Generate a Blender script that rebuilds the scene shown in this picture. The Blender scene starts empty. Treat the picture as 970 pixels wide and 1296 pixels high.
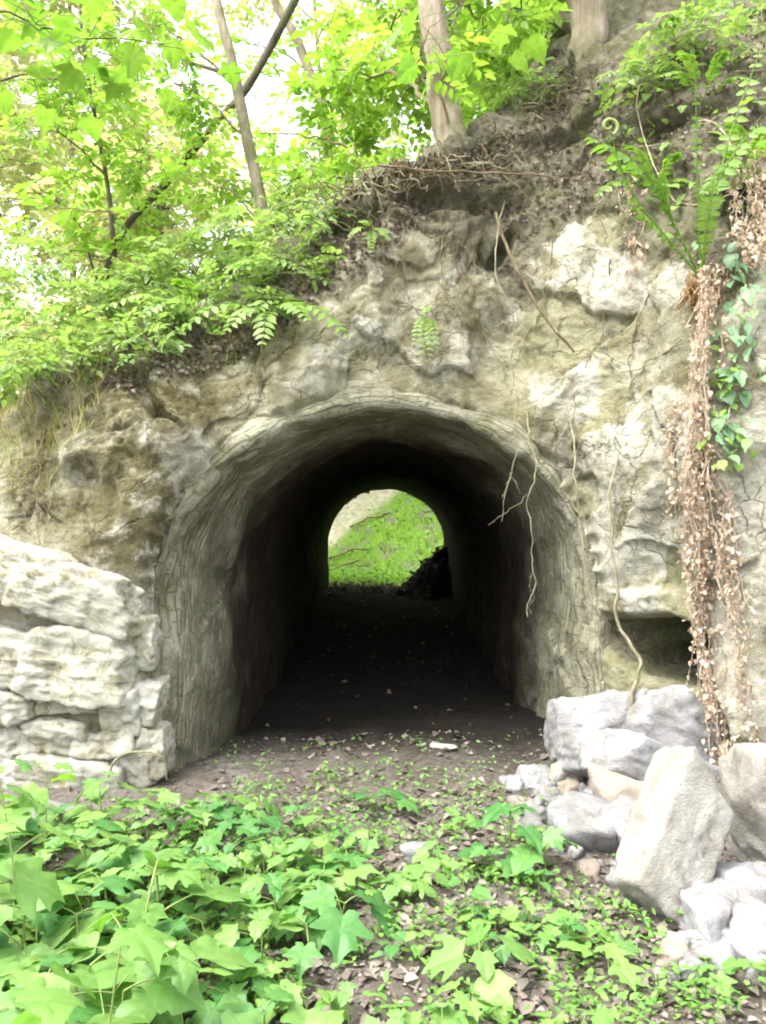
import bpy, math
import numpy as np
from mathutils import Vector, Matrix, Euler

# ------------------------------------------------------------------ camera, sky, sun, exposure
SC = bpy.context.scene
COL = SC.collection
CAMZ, HOR, FPX, CX = 1.5, 655.0, 1017.0, 485.0
cam_d = bpy.data.cameras.new('camera')
cam = bpy.data.objects.new('camera', cam_d)
COL.objects.link(cam)
cam.location = (0, 0, CAMZ)
cam.rotation_euler = (math.radians(90) + math.atan((HOR - 648) / FPX), 0, 0)
cam_d.sensor_fit = 'VERTICAL'
cam_d.sensor_height = 24.0
cam_d.lens = 24.0 * FPX / 1296.0
cam_d.clip_start, cam_d.clip_end = 0.02, 2000
SC.camera = cam

SUN_EL, SUN_AZ = math.radians(64), math.radians(238)   # azimuth clockwise from +Y: soft light through thin cloud from the left, a little behind the camera
world = bpy.data.worlds.new('World')
SC.world = world
world.use_nodes = True
wn = world.node_tree
bg = wn.nodes['Background']
sky = wn.nodes.new('ShaderNodeTexSky')
sky.sky_type = 'NISHITA'
sky.sun_disc = False
sky.sun_elevation = SUN_EL
sky.sun_rotation = SUN_AZ
sky.air_density, sky.dust_density, sky.ozone_density = 1.0, 4.0, 1.0
hs = wn.nodes.new('ShaderNodeHueSaturation')          # thin cloud takes the blue out of the sky
hs.inputs['Saturation'].default_value = 0.22
wn.links.new(sky.outputs[0], hs.inputs['Color'])
wn.links.new(hs.outputs[0], bg.inputs['Color'])
bg.inputs['Strength'].default_value = 0.15

sun_d = bpy.data.lights.new('sun', 'SUN')
sun_d.energy = 1.15
sun_d.angle = math.radians(32)
sun_d.color = (1.0, 0.955, 0.87)
sun = bpy.data.objects.new('sun', sun_d)
COL.objects.link(sun)
sd = Vector((math.sin(SUN_AZ) * math.cos(SUN_EL), math.cos(SUN_AZ) * math.cos(SUN_EL), math.sin(SUN_EL)))
sun.rotation_euler = sd.to_track_quat('Z', 'Y').to_euler()

SC.view_settings.view_transform = 'Standard'
SC.view_settings.look = 'None'
SC.view_settings.gamma = 1.0
SC.view_settings.exposure = 2.42
SC.cycles.filter_width = 2.0
SC.cycles.max_bounces = 5
SC.cycles.diffuse_bounces = 3
SC.cycles.use_adaptive_sampling = True
SC.cycles.adaptive_threshold = 0.03
SC.cycles.transmission_bounces = 5

# ------------------------------------------------------------------ helpers: points, noise
rng = np.random.default_rng(7)


def at(px, py, Y):
    return np.array([(px - CX) / FPX * Y, Y, CAMZ - (py - HOR) / FPX * Y])


def sst(a, b, x):
    t = np.clip((x - a) / (b - a), 0, 1)
    return t * t * (3 - 2 * t)


def _hash(ix, iy, iz, seed):
    h = (ix.astype(np.int64) * 374761393 + iy.astype(np.int64) * 668265263 + iz.astype(np.int64) * 2147483647 + seed * 144665) & 0xFFFFFFFF
    h = ((h ^ (h >> 13)) * 1274126177) & 0xFFFFFFFF
    h = ((h ^ (h >> 16)) * 2246822519) & 0xFFFFFFFF
    return (h ^ (h >> 15)) & 0xFFFFFFFF


_G = np.random.default_rng(3).normal(size=(256, 3))
_G /= np.linalg.norm(_G, axis=1)[:, None]


def perlin(p, seed=0):
    i = np.floor(p).astype(np.int64)
    f = p - i
    u = f * f * f * (f * (f * 6 - 15) + 10)
    out = 0
    for dx in (0, 1):
        wx = u[:, 0] if dx else 1 - u[:, 0]
        for dy in (0, 1):
            wy = u[:, 1] if dy else 1 - u[:, 1]
            for dz in (0, 1):
                wz = u[:, 2] if dz else 1 - u[:, 2]
                g = _G[_hash(i[:, 0] + dx, i[:, 1] + dy, i[:, 2] + dz, seed) & 255]
                d = g[:, 0] * (f[:, 0] - dx) + g[:, 1] * (f[:, 1] - dy) + g[:, 2] * (f[:, 2] - dz)
                out = out + wx * wy * wz * d
    return out * 1.5


def fbm(p, octaves=4, seed=0, gain=0.5):
    o, a, s = 0, 1.0, 1.0
    for k in range(octaves):
        o = o + a * perlin(p * s + 17.3 * k, seed + k)
        a *= gain
        s *= 2.03
    return o


def blocks(p, seed=0):
    """cellular facets: every cell is a tilted plane -> (height about -1..1, edge distance)"""
    i = np.floor(p).astype(np.int64)
    n = len(p)
    b1 = np.full(n, 9.0); b2 = np.full(n, 9.0)
    hh = np.zeros(n)
    for dx in (-1, 0, 1):
        for dy in (-1, 0, 1):
            for dz in (-1, 0, 1):
                c = i + np.array([dx, dy, dz])
                h = _hash(c[:, 0], c[:, 1], c[:, 2], seed)
                o = np.stack([(h & 255) / 255., ((h >> 8) & 255) / 255., ((h >> 16) & 255) / 255.], 1)
                v = p - (c + o)
                d = np.einsum('ij,ij->i', v, v)
                t = _G[(h >> 24) & 255]
                val = (((h >> 5) & 1023) / 511.5 - 1) * 0.6 + np.einsum('ij,ij->i', v, t) * 0.9
                m = d < b1
                b2 = np.where(m, b1, np.minimum(b2, d))
                b1 = np.where(m, d, b1)
                hh = np.where(m, val, hh)
    return hh, np.sqrt(b2) - np.sqrt(b1)


# ------------------------------------------------------------------ helpers: objects
def tag(o, label=None, cat=None, group=None, kind=None):
    if label: o['label'] = label
    if cat: o['category'] = cat
    if group: o['group'] = group
    if kind: o['kind'] = kind
    return o


def empty(name, loc, label=None, cat=None, group=None):
    o = bpy.data.objects.new(name, None)
    o.location = tuple(float(c) for c in loc)
    o.empty_display_size = 0.05
    COL.objects.link(o)
    return tag(o, label, cat, group)


def mesh(name, V, F, material, smooth=True, attrs=None, uv=None):
    V = np.asarray(V, dtype=np.float32)
    me = bpy.data.meshes.new(name)
    if isinstance(F, np.ndarray):
        k = F.shape[1]
        me.vertices.add(len(V)); me.vertices.foreach_set('co', V.ravel())
        me.loops.add(F.size); me.loops.foreach_set('vertex_index', F.astype(np.int32).ravel())
        me.polygons.add(len(F)); me.polygons.foreach_set('loop_start', np.arange(0, F.size, k, dtype=np.int32))
        me.polygons.foreach_set('loop_total', np.full(len(F), k, dtype=np.int32))
    else:
        me.from_pydata([tuple(map(float, v)) for v in V], [], [tuple(map(int, f)) for f in F])
    me.polygons.foreach_set('use_smooth', np.full(len(me.polygons), smooth, dtype=bool))
    for nm, a in (attrs or {}).items():
        at_ = me.attributes.new(nm, 'FLOAT', 'POINT')
        at_.data.foreach_set('value', np.asarray(a, dtype=np.float32))
    if uv is not None:
        l = me.uv_layers.new(name='UVMap')
        vi = np.zeros(len(me.loops), dtype=np.int32); me.loops.foreach_get('vertex_index', vi)
        l.data.foreach_set('uv', np.asarray(uv, dtype=np.float32)[vi].ravel())
    me.update(calc_edges=True)
    me.validate()
    if material: me.materials.append(material)
    return me


def link(name, me, parent=None, loc=None, rot=None, scale=None):
    o = bpy.data.objects.new(name, me)
    COL.objects.link(o)
    if parent is not None: o.parent = parent
    if loc is not None: o.location = tuple(float(c) for c in loc)
    if rot is not None: o.rotation_euler = rot
    if scale is not None: o.scale = (scale,) * 3 if np.isscalar(scale) else scale
    return o


def part(name, V, F, material, parent, smooth=True, **kw):
    """world coordinates in, child of an unrotated parent"""
    V = np.asarray(V, dtype=float) - np.array(parent.location)
    return link(name, mesh(name, V, F, material, smooth, **kw), parent)


def grid_faces(nu, nv):
    a = np.arange(nu * nv).reshape(nu, nv)
    return np.stack([a[:-1, :-1], a[1:, :-1], a[1:, 1:], a[:-1, 1:]], -1).reshape(-1, 4)


class Acc:
    """collects vertices and same-sized faces"""
    def __init__(s): s.v, s.f, s.n = [], [], 0
    def add(s, V, F):
        s.v.append(np.asarray(V, float)); s.f.append(np.asarray(F) + s.n); s.n += len(V)
        return s
    def get(s): return np.concatenate(s.v), np.concatenate(s.f)


def smooth_path(pts, n=24):
    P = np.asarray(pts, float)
    if len(P) == 2:
        return P[0] + (P[1] - P[0]) * np.linspace(0, 1, n)[:, None]
    Q = np.concatenate([[2 * P[0] - P[1]], P, [2 * P[-1] - P[-2]]])
    t = np.linspace(0, len(P) - 1 - 1e-6, n)
    k = t.astype(int); f = (t - k)[:, None]
    a, b, c, d = Q[k], Q[k + 1], Q[k + 2], Q[k + 3]
    return 0.5 * (2 * b + (c - a) * f + (2 * a - 5 * b + 4 * c - d) * f ** 2 + (3 * b - a - 3 * c + d) * f ** 3)


def tube(path, r0, r1=None, sides=8, rough=0.0, seed=0, power=1.0):
    P = np.asarray(path, float)
    n = len(P)
    r = np.asarray(r0, float) if not np.isscalar(r0) else r0 + ((r0 if r1 is None else r1) - r0) * np.linspace(0, 1, n) ** power
    T = np.gradient(P, axis=0); T /= np.linalg.norm(T, axis=1)[:, None] + 1e-12
    up = np.array([0, 0, 1.]) if abs(T[0, 2]) < 0.9 else np.array([1., 0, 0])
    N = np.zeros_like(P)
    for i in range(n):
        up = up - T[i] * up.dot(T[i]); up /= np.linalg.norm(up) + 1e-12
        N[i] = up
    B = np.cross(T, N)
    a = np.linspace(0, 2 * np.pi, sides, endpoint=False)
    V = P[:, None] + r[:, None, None] * (np.cos(a)[None, :, None] * N[:, None] + np.sin(a)[None, :, None] * B[:, None])
    V = V.reshape(-1, 3)
    if rough:
        s = np.repeat(r, sides)
        C = np.repeat(P, sides, 0)
        V = C + (V - C) * (1 + rough * fbm(V / np.maximum(s.mean() * 2.2, 1e-4), 3, seed))[:, None]
    i = np.arange(n - 1)[:, None] * sides; j = np.arange(sides)[None, :]; j2 = (j + 1) % sides
    F = np.stack([i + j, i + j2, i + sides + j2, i + sides + j], -1).reshape(-1, 4)
    return V, F


def wiggle(path, amp, freq, seed):
    P = np.asarray(path, float)
    k = np.linspace(0, 1, len(P))
    q = np.stack([k * freq + seed * 3.1, np.full_like(k, seed * 1.7), np.zeros_like(k)], 1)
    D = np.stack([fbm(q, 3, seed), fbm(q + 40, 3, seed + 5), fbm(q + 80, 3, seed + 9)], 1)
    return P + D * amp * np.minimum(1, k * 6)[:, None]


def rot_mats(az, pitch, roll):
    ca, sa, cp, sp, cr, sr = np.cos(az), np.sin(az), np.cos(pitch), np.sin(pitch), np.cos(roll), np.sin(roll)
    Z = np.zeros_like(ca); O = np.ones_like(ca)
    Rz = np.stack([np.stack([ca, -sa, Z], -1), np.stack([sa, ca, Z], -1), np.stack([Z, Z, O], -1)], -2)
    Rx = np.stack([np.stack([O, Z, Z], -1), np.stack([Z, cp, -sp], -1), np.stack([Z, sp, cp], -1)], -2)
    Ry = np.stack([np.stack([cr, Z, sr], -1), np.stack([Z, O, Z], -1), np.stack([-sr, Z, cr], -1)], -2)
    return Rz @ Rx @ Ry


def instance(TV, TF, pos, R, scale):
    """many copies of a small template as arrays"""
    n, m = len(pos), len(TV)
    V = np.einsum('nij,mj->nmi', R, TV) * np.asarray(scale).reshape(-1, 1, 1) + np.asarray(pos)[:, None]
    F = TF[None] + (np.arange(n) * m)[:, None, None]
    return V.reshape(-1, 3), F.reshape(-1, TF.shape[1])


# ------------------------------------------------------------------ helpers: materials
class NT:
    def __init__(s, name):
        s.m = bpy.data.materials.new(name); s.m.use_nodes = True
        s.t = s.m.node_tree; s.N = s.t.nodes; s.L = s.t.links
        s.bsdf = s.N['Principled BSDF']; s.out = s.N['Material Output']
        s.pos = s.N.new('ShaderNodeNewGeometry').outputs['Position']
    def put(s, sock, v):
        if isinstance(v, (int, float)): sock.default_value = v
        elif isinstance(v, tuple): sock.default_value = v if len(v) != 3 or len(sock.default_value) == 3 else (*v, 1)
        else: s.L.new(v, sock)
    def mapping(s, scale=(1, 1, 1), vec=None, rot=(0, 0, 0)):
        n = s.N.new('ShaderNodeMapping'); s.put(n.inputs['Vector'], vec or s.pos)
        n.inputs['Scale'].default_value = scale; n.inputs['Rotation'].default_value = rot
        return n.outputs[0]
    def noise(s, scale, detail=5, rough=0.55, vec=None, dist=0.0):
        n = s.N.new('ShaderNodeTexNoise'); s.put(n.inputs['Vector'], vec or s.pos)
        n.inputs['Scale'].default_value = scale; n.inputs['Detail'].default_value = detail
        n.inputs['Roughness'].default_value = rough; n.inputs['Distortion'].default_value = dist
        return n.outputs['Fac']
    def voronoi(s, scale, feature='DISTANCE_TO_EDGE', vec=None):
        n = s.N.new('ShaderNodeTexVoronoi'); n.feature = feature; s.put(n.inputs['Vector'], vec or s.pos)
        n.inputs['Scale'].default_value = scale
        return n.outputs[0]
    def ramp(s, fac, stops, interp='LINEAR'):
        n = s.N.new('ShaderNodeValToRGB'); s.put(n.inputs[0], fac); c = n.color_ramp; c.interpolation = interp
        while len(c.elements) < len(stops): c.elements.new(0.5)
        for e, (p, col) in zip(c.elements, stops):
            e.position = p; e.color = (*col, 1) if isinstance(col, tuple) else (col, col, col, 1)
        return n.outputs[0]
    def mix(s, fac, a, b, blend='MIX'):
        n = s.N.new('ShaderNodeMix'); n.data_type = 'RGBA'; n.blend_type = blend
        s.put(n.inputs[0], fac); s.put(n.inputs[6], a); s.put(n.inputs[7], b)
        return n.outputs[2]
    def math(s, op, a, b=0.5, clamp=False):
        n = s.N.new('ShaderNodeMath'); n.operation = op; n.use_clamp = clamp
        s.put(n.inputs[0], a); s.put(n.inputs[1], b)
        return n.outputs[0]
    def attr(s, name):
        n = s.N.new('ShaderNodeAttribute'); n.attribute_name = name
        return n.outputs['Fac']
    def uv(s):
        return s.N.new('ShaderNodeTexCoord').outputs['UV']
    def rnd(s, island=True):
        if island: return s.N.new('ShaderNodeNewGeometry').outputs['Random Per Island']
        return s.N.new('ShaderNodeObjectInfo').outputs['Random']
    def bump(s, h, strength=0.5, dist=0.02, normal=None):
        n = s.N.new('ShaderNodeBump'); n.inputs['Strength'].default_value = strength; n.inputs['Distance'].default_value = dist
        s.put(n.inputs['Height'], h)
        if normal is not None: s.L.new(normal, n.inputs['Normal'])
        return n.outputs[0]
    def done(s, col, rough=0.85, normal=None, spec=0.3):
        s.put(s.bsdf.inputs['Base Color'], col); s.put(s.bsdf.inputs['Roughness'], rough)
        s.bsdf.inputs['Specular IOR Level'].default_value = spec
        if normal is not None: s.L.new(normal, s.bsdf.inputs['Normal'])
        return s.m


def leaf_mat(name, cols, trans=0.45, tcol=None, island=True, rough=0.45):
    n = NT(name)
    r = n.rnd(island)
    k = len(cols)
    c = n.ramp(r, [(i / max(k - 1, 1), col) for i, col in enumerate(cols)])
    fine = n.noise(60, 3)
    c = n.mix(n.ramp(fine, [(0.35, 0.0), (0.75, 0.35)]), c, n.mix(1.0, c, (0.62, 0.72, 0.5), 'MULTIPLY'))
    c = n.mix(n.math('MULTIPLY', n.attr('vein'), 0.45), c, n.mix(1.0, c, (1.5, 1.35, 1.6), 'MULTIPLY'))
    blot = n.ramp(n.noise(9, 4, 0.6), [(0.62, 0.0), (0.75, 0.5)])
    c = n.mix(blot, c, n.mix(1.0, c, (1.35, 1.05, 0.6), 'MULTIPLY'))
    n.done(c, rough, n.bump(n.noise(35, 3), 0.25, 0.01), spec=0.4)
    tr = n.N.new('ShaderNodeBsdfTranslucent')
    t = n.mix(1.0, c, tcol or (1.05, 1.25, 0.45), 'MULTIPLY')
    n.L.new(t, tr.inputs['Color'])
    mx = n.N.new('ShaderNodeMixShader'); mx.inputs[0].default_value = trans
    n.L.new(n.bsdf.outputs[0], mx.inputs[1]); n.L.new(tr.outputs[0], mx.inputs[2])
    n.L.new(mx.outputs[0], n.out.inputs['Surface'])
    return n.m


def make_materials():
    M = {}
    # limestone face with algae, moss and soil
    n = NT('rock_face')
    big = n.noise(1.3, 6, 0.6, dist=0.4)
    mid = n.noise(5.0, 8, 0.62, dist=0.3)
    fine = n.noise(26, 8, 0.65)
    grit = n.noise(120, 4, 0.7)
    col = n.ramp(mid, [(0.30, (0.16, 0.145, 0.085)), (0.43, (0.31, 0.29, 0.19)), (0.55, (0.43, 0.41, 0.30)), (0.72, (0.56, 0.545, 0.44))])
    col = n.mix(n.ramp(big, [(0.45, 0.0), (0.64, 0.75)]), col, n.ramp(fine, [(0.3, (0.15, 0.155, 0.065)), (0.7, (0.34, 0.34, 0.19))]))
    tone = n.math('ADD', n.attr('tone'), n.math('MULTIPLY', n.math('SUBTRACT', mid, 0.5), 2.0))
    col = n.mix(n.ramp(tone, [(0.10, 0.0), (0.5, 0.85)]), col, n.ramp(fine, [(0.3, (0.46, 0.445, 0.355)), (0.7, (0.62, 0.61, 0.535))]))
    streak = n.noise(1.0, 6, 0.6, vec=n.mapping((5, 5, 0.7)), dist=0.6)
    col = n.mix(n.ramp(streak, [(0.50, 0.0), (0.66, 0.6)]), col, (0.23, 0.22, 0.125))
    wv = n.N.new('ShaderNodeTexNoise'); wv.inputs['Scale'].default_value = 2.6; wv.inputs['Detail'].default_value = 6
    n.L.new(n.pos, wv.inputs['Vector'])
    va = n.N.new('ShaderNodeVectorMath'); va.operation = 'MULTIPLY_ADD'
    n.L.new(wv.outputs['Color'], va.inputs[0]); va.inputs[1].default_value = (0.5, 0.5, 0.5); n.L.new(n.pos, va.inputs[2])
    ck = n.ramp(n.voronoi(3.0, vec=va.outputs[0]), [(0.0, 1.0), (0.018, 0.0)])
    ck2 = n.ramp(n.voronoi(8.5, vec=va.outputs[0]), [(0.0, 0.8), (0.03, 0.0)])
    ckm = n.ramp(n.noise(1.9, 4, 0.6), [(0.47, 0.0), (0.56, 1.0)])
    crack = n.math('MULTIPLY', n.math('MAXIMUM', ck, n.math('MULTIPLY', ck2, n.ramp(n.noise(3.3, 3), [(0.5, 0.0), (0.6, 1.0)]))), ckm)
    pits = n.ramp(n.voronoi(38, 'F1', vec=va.outputs[0]), [(0.10, 1.0), (0.22, 0.0)])
    pits = n.math('MULTIPLY', pits, n.ramp(n.noise(5, 4, 0.6), [(0.5, 0.0), (0.62, 1.0)]))
    col = n.mix(n.math('MULTIPLY', n.math('MAXIMUM', crack, pits), 0.5), col, (0.10, 0.085, 0.055))
    mossn = n.math('MULTIPLY', n.attr('moss'), n.ramp(n.noise(6, 8, 0.7), [(0.36, 0.0), (0.52, 1.0)]))
    mosscol = n.ramp(fine, [(0.3, (0.065, 0.052, 0.024)), (0.5, (0.125, 0.105, 0.05)), (0.7, (0.125, 0.14, 0.045))])
    col = n.mix(mossn, col, mosscol)
    soil = n.ramp(n.math('ADD', n.attr('soil'), n.math('MULTIPLY', n.math('SUBTRACT', fine, 0.5), 1.2)), [(0.42, 0.0), (0.62, 1.0)])
    soilcol = n.ramp(n.noise(9, 9, 0.75, dist=0.5), [(0.32, (0.055, 0.048, 0.03)), (0.46, (0.14, 0.126, 0.085)), (0.58, (0.235, 0.218, 0.155)), (0.72, (0.36, 0.34, 0.26))])
    soilcol = n.mix(n.ramp(n.noise(2.4, 6, 0.65), [(0.46, 0.0), (0.60, 0.65)]), soilcol, n.ramp(fine, [(0.3, (0.075, 0.085, 0.03)), (0.7, (0.20, 0.21, 0.10))]))
    col = n.mix(soil, col, soilcol)
    col = n.mix(n.ramp(grit, [(0.35, 0.35), (0.6, 0.0)]), col, n.mix(1.0, col, (0.55, 0.52, 0.46), 'MULTIPLY'))
    b = n.bump(n.math('SUBTRACT', n.math('ADD', fine, n.math('MULTIPLY', grit, 0.45)), n.math('MULTIPLY', n.math('MAXIMUM', crack, pits), 0.6)), 0.9, 0.05)
    M['rock'] = n.done(col, 0.92, b, 0.2)

    # cut and weathered tunnel lining, tool marks round the vault
    n = NT('tunnel_stone')
    uv = n.uv()
    marks = n.noise(1.0, 6, 0.62, vec=n.mapping((7.0, 20.0, 1), uv, (0, 0, 0.16)), dist=0.25)
    marks2 = n.noise(1.0, 5, 0.6, vec=n.mapping((12.0, 75.0, 1), uv, (0, 0, 0.12)), dist=0.4)
    mid = n.noise(3.0, 7, 0.6)
    col = n.ramp(mid, [(0.32, (0.135, 0.132, 0.09)), (0.5, (0.24, 0.235, 0.17)), (0.66, (0.36, 0.35, 0.27))])
    col = n.mix(n.ramp(marks, [(0.36, 0.45), (0.52, 0.0)]), col, (0.085, 0.077, 0.042))
    col = n.mix(n.ramp(n.noise(9, 7, 0.65), [(0.5, 0.0), (0.65, 0.6)]), col, (0.125, 0.135, 0.055))
    col = n.mix(n.ramp(marks2, [(0.55, 0.0), (0.72, 0.6)]), col, (0.36, 0.35, 0.24))
    wob = n.N.new('ShaderNodeTexNoise'); wob.inputs['Scale'].default_value = 3.5; wob.inputs['Detail'].default_value = 5
    n.L.new(uv, wob.inputs['Vector'])
    vm = n.N.new('ShaderNodeVectorMath'); vm.operation = 'MULTIPLY_ADD'
    n.L.new(wob.outputs['Color'], vm.inputs[0]); vm.inputs[1].default_value = (0.16, 0.09, 0); n.L.new(uv, vm.inputs[2])
    bk = n.N.new('ShaderNodeTexBrick'); n.L.new(vm.outputs[0], bk.inputs['Vector'])
    for k_, v_ in (('Scale', 1.0), ('Mortar Size', 0.006), ('Mortar Smooth', 0.6), ('Brick Width', 0.17), ('Row Height', 0.030), ('Bias', 0.0)): bk.inputs[k_].default_value = v_
    bk.inputs['Color1'].default_value = (0.60, 0.60, 0.57, 1); bk.inputs['Color2'].default_value = (1.3, 1.28, 1.22, 1); bk.inputs['Mortar'].default_value = (0.52, 0.50, 0.44, 1)
    bk.offset = 0.43; bk.squash = 1.0
    worn = n.ramp(n.noise(2.6, 6, 0.65), [(0.40, 0.12), (0.62, 0.62)])
    col = n.mix(worn, col, n.mix(1.0, col, bk.outputs['Color'], 'MULTIPLY'))
    tunnel_shade = n.attr('inner')
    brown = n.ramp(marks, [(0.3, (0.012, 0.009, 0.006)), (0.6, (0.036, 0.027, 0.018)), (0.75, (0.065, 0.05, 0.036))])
    col = n.mix(tunnel_shade, col, brown)  # inner lining painted near black: the bore's darkness sits in the colour
    b = n.bump(n.math('SUBTRACT', n.math('ADD', n.math('MULTIPLY', marks, 0.4), n.math('MULTIPLY', n.noise(30, 6, 0.65), 0.7)), n.math('MULTIPLY', n.math('MULTIPLY', bk.outputs['Fac'], worn), 0.6)), 1.0, 0.045)
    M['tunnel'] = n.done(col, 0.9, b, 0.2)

    def stone(name, c0, c1, c2, stain, amt):
        n = NT(name)
        a = n.noise(5, 8, 0.62, dist=0.4); f = n.noise(40, 7, 0.68); g = n.noise(160, 3, 0.6)
        col = n.ramp(a, [(0.3, c0), (0.5, c1), (0.7, c2)])
        col = n.mix(n.ramp(n.noise(9, 7, 0.7, dist=0.8), [(0.5, 0.0), (0.66, amt)]), col, stain)
        col = n.mix(n.ramp(f, [(0.35, 0.4), (0.55, 0.0)]), col, n.mix(1.0, col, (0.7, 0.68, 0.62), 'MULTIPLY'))
        b = n.bump(n.math('ADD', f, n.math('MULTIPLY', g, 0.4)), 0.7, 0.025)
        return n.done(col, 0.9, b, 0.25)
    M['white_stone'] = stone('white_limestone', (0.29, 0.27, 0.205), (0.44, 0.425, 0.36), (0.55, 0.54, 0.49), (0.20, 0.18, 0.085), 0.95)
    M['grey_stone'] = stone('fresh_grey_limestone', (0.15, 0.148, 0.145), (0.26, 0.258, 0.26), (0.36, 0.36, 0.37), (0.15, 0.132, 0.10), 0.8)
    M['beige_stone'] = stone('beige_limestone', (0.22, 0.205, 0.175), (0.315, 0.302, 0.27), (0.40, 0.392, 0.365), (0.19, 0.172, 0.12), 0.65)
    M['brown_stone'] = stone('brown_limestone', (0.23, 0.19, 0.15), (0.33, 0.28, 0.235), (0.42, 0.37, 0.31), (0.20, 0.17, 0.11), 0.4)
    M['mortar'] = stone('old_mortar', (0.18, 0.165, 0.11), (0.27, 0.25, 0.18), (0.36, 0.34, 0.26), (0.16, 0.155, 0.06), 0.8)

    # ground
    n = NT('forest_floor')
    a = n.noise(3, 8, 0.65); f = n.noise(24, 9, 0.75); g = n.noise(110, 4, 0.7)
    col = n.ramp(f, [(0.30, (0.066, 0.057, 0.046)), (0.45, (0.145, 0.128, 0.106)), (0.58, (0.23, 0.208, 0.178)), (0.74, (0.35, 0.322, 0.285))])
    col = n.mix(n.ramp(a, [(0.45, 0.0), (0.65, 0.65)]), col, n.ramp(f, [(0.3, (0.045, 0.034, 0.026)), (0.7, (0.15, 0.12, 0.09))]))
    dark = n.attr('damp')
    col = n.mix(dark, col, n.ramp(f, [(0.3, (0.006, 0.005, 0.004)), (0.7, (0.026, 0.022, 0.017))]))  # tunnel floor painted almost black in place of shade
    pale = n.attr('pale')
    col = n.mix(pale, col, n.ramp(n.noise(7, 9, 0.7), [(0.3, (0.24, 0.19, 0.14)), (0.5, (0.46, 0.40, 0.32)), (0.7, (0.58, 0.53, 0.45))]))
    green = n.math('MULTIPLY', n.attr('green'), n.ramp(n.noise(2.2, 7, 0.65), [(0.36, 0.0), (0.5, 1.0)]))
    col = n.mix(green, col, n.ramp(f, [(0.3, (0.08, 0.15, 0.02)), (0.7, (0.17, 0.30, 0.04))]))
    b = n.bump(n.math('ADD', f, n.math('MULTIPLY', g, 0.5)), 0.9, 0.04)
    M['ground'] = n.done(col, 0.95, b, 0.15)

    def bark(name, c0, c1, c2, sc=1.0):
        n = NT(name)
        v = n.mapping((14 * sc, 14 * sc, 2.2 * sc))
        a = n.noise(1.0, 8, 0.68, vec=v, dist=0.4); bl = n.noise(4 * sc, 6, 0.6)
        col = n.ramp(a, [(0.3, c0), (0.5, c1), (0.7, c2)])
        col = n.mix(n.ramp(bl, [(0.46, 0.0), (0.62, 0.7)]), col, (0.11, 0.12, 0.05))
        return n.done(col, 0.9, n.bump(a, 0.7, 0.015), 0.2)
    M['bark_pale'] = bark('pale_bark', (0.13, 0.105, 0.072), (0.25, 0.21, 0.15), (0.38, 0.33, 0.25))
    M['bark_dark'] = bark('dark_bark', (0.035, 0.028, 0.022), (0.085, 0.07, 0.055), (0.15, 0.125, 0.10))
    M['root'] = bark('pale_root', (0.13, 0.115, 0.07), (0.24, 0.215, 0.145), (0.36, 0.33, 0.235), 3)
    M['root_dark'] = bark('brown_root', (0.075, 0.052, 0.030), (0.16, 0.115, 0.072), (0.27, 0.205, 0.135), 3)
    M['vine_stem'] = bark('dry_vine_bark', (0.30, 0.22, 0.165), (0.44, 0.34, 0.265), (0.56, 0.46, 0.375), 3)
    n = NT('green_stem'); M['stem'] = n.done(n.ramp(n.noise(12), [(0.3, (0.13, 0.20, 0.05)), (0.7, (0.25, 0.30, 0.10))]), 0.6)
    n = NT('fern_root_ball'); f = n.noise(60, 6, 0.7)
    M['fern_root'] = n.done(n.ramp(f, [(0.3, (0.13, 0.07, 0.03)), (0.5, (0.30, 0.18, 0.08)), (0.7, (0.46, 0.32, 0.15))]), 0.95, n.bump(f, 0.9, 0.02))

    M['leaf_seed'] = leaf_mat('seedling_leaf', [(0.125, 0.255, 0.06), (0.165, 0.305, 0.075), (0.205, 0.34, 0.085), (0.14, 0.28, 0.09)], 0.42, island=False)
    M['leaf_seed_dark'] = leaf_mat('dark_seedling_leaf', [(0.06, 0.175, 0.045), (0.08, 0.21, 0.055), (0.11, 0.24, 0.06)], 0.35, island=False)
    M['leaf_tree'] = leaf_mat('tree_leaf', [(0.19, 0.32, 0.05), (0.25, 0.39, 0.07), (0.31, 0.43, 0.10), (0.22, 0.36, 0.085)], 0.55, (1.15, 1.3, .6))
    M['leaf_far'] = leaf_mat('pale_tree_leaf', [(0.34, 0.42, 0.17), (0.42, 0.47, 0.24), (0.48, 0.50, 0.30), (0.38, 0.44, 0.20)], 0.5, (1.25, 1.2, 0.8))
    M['leaf_near'] = leaf_mat('overhanging_leaf', [(0.15, 0.275, 0.045), (0.19, 0.315, 0.055), (0.23, 0.345, 0.07)], 0.5, (1.05, 1.2, .6), island=False)
    M['leaf_shrub'] = leaf_mat('shrub_leaf', [(0.16, 0.27, 0.075), (0.22, 0.33, 0.10), (0.28, 0.37, 0.13)], 0.5, (1.15, 1.2, .7))
    M['leaf_blue'] = leaf_mat('creeper_leaf', [(0.13, 0.25, 0.13), (0.19, 0.31, 0.18), (0.16, 0.29, 0.09)], 0.35, (1.2, 1.2, 0.8), island=False)
    M['leaf_fern'] = leaf_mat('fern_leaf', [(0.16, 0.28, 0.05), (0.24, 0.35, 0.08)], 0.45, island=False)
    M['leaf_cover'] = leaf_mat('ground_cover_leaf', [(0.10, 0.23, 0.045), (0.15, 0.29, 0.06), (0.20, 0.33, 0.08)], 0.35)
    M['grass'] = leaf_mat('grass_blade', [(0.17, 0.36, 0.025), (0.26, 0.48, 0.04), (0.33, 0.52, 0.06), (0.40, 0.42, 0.16)], 0.45)
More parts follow.
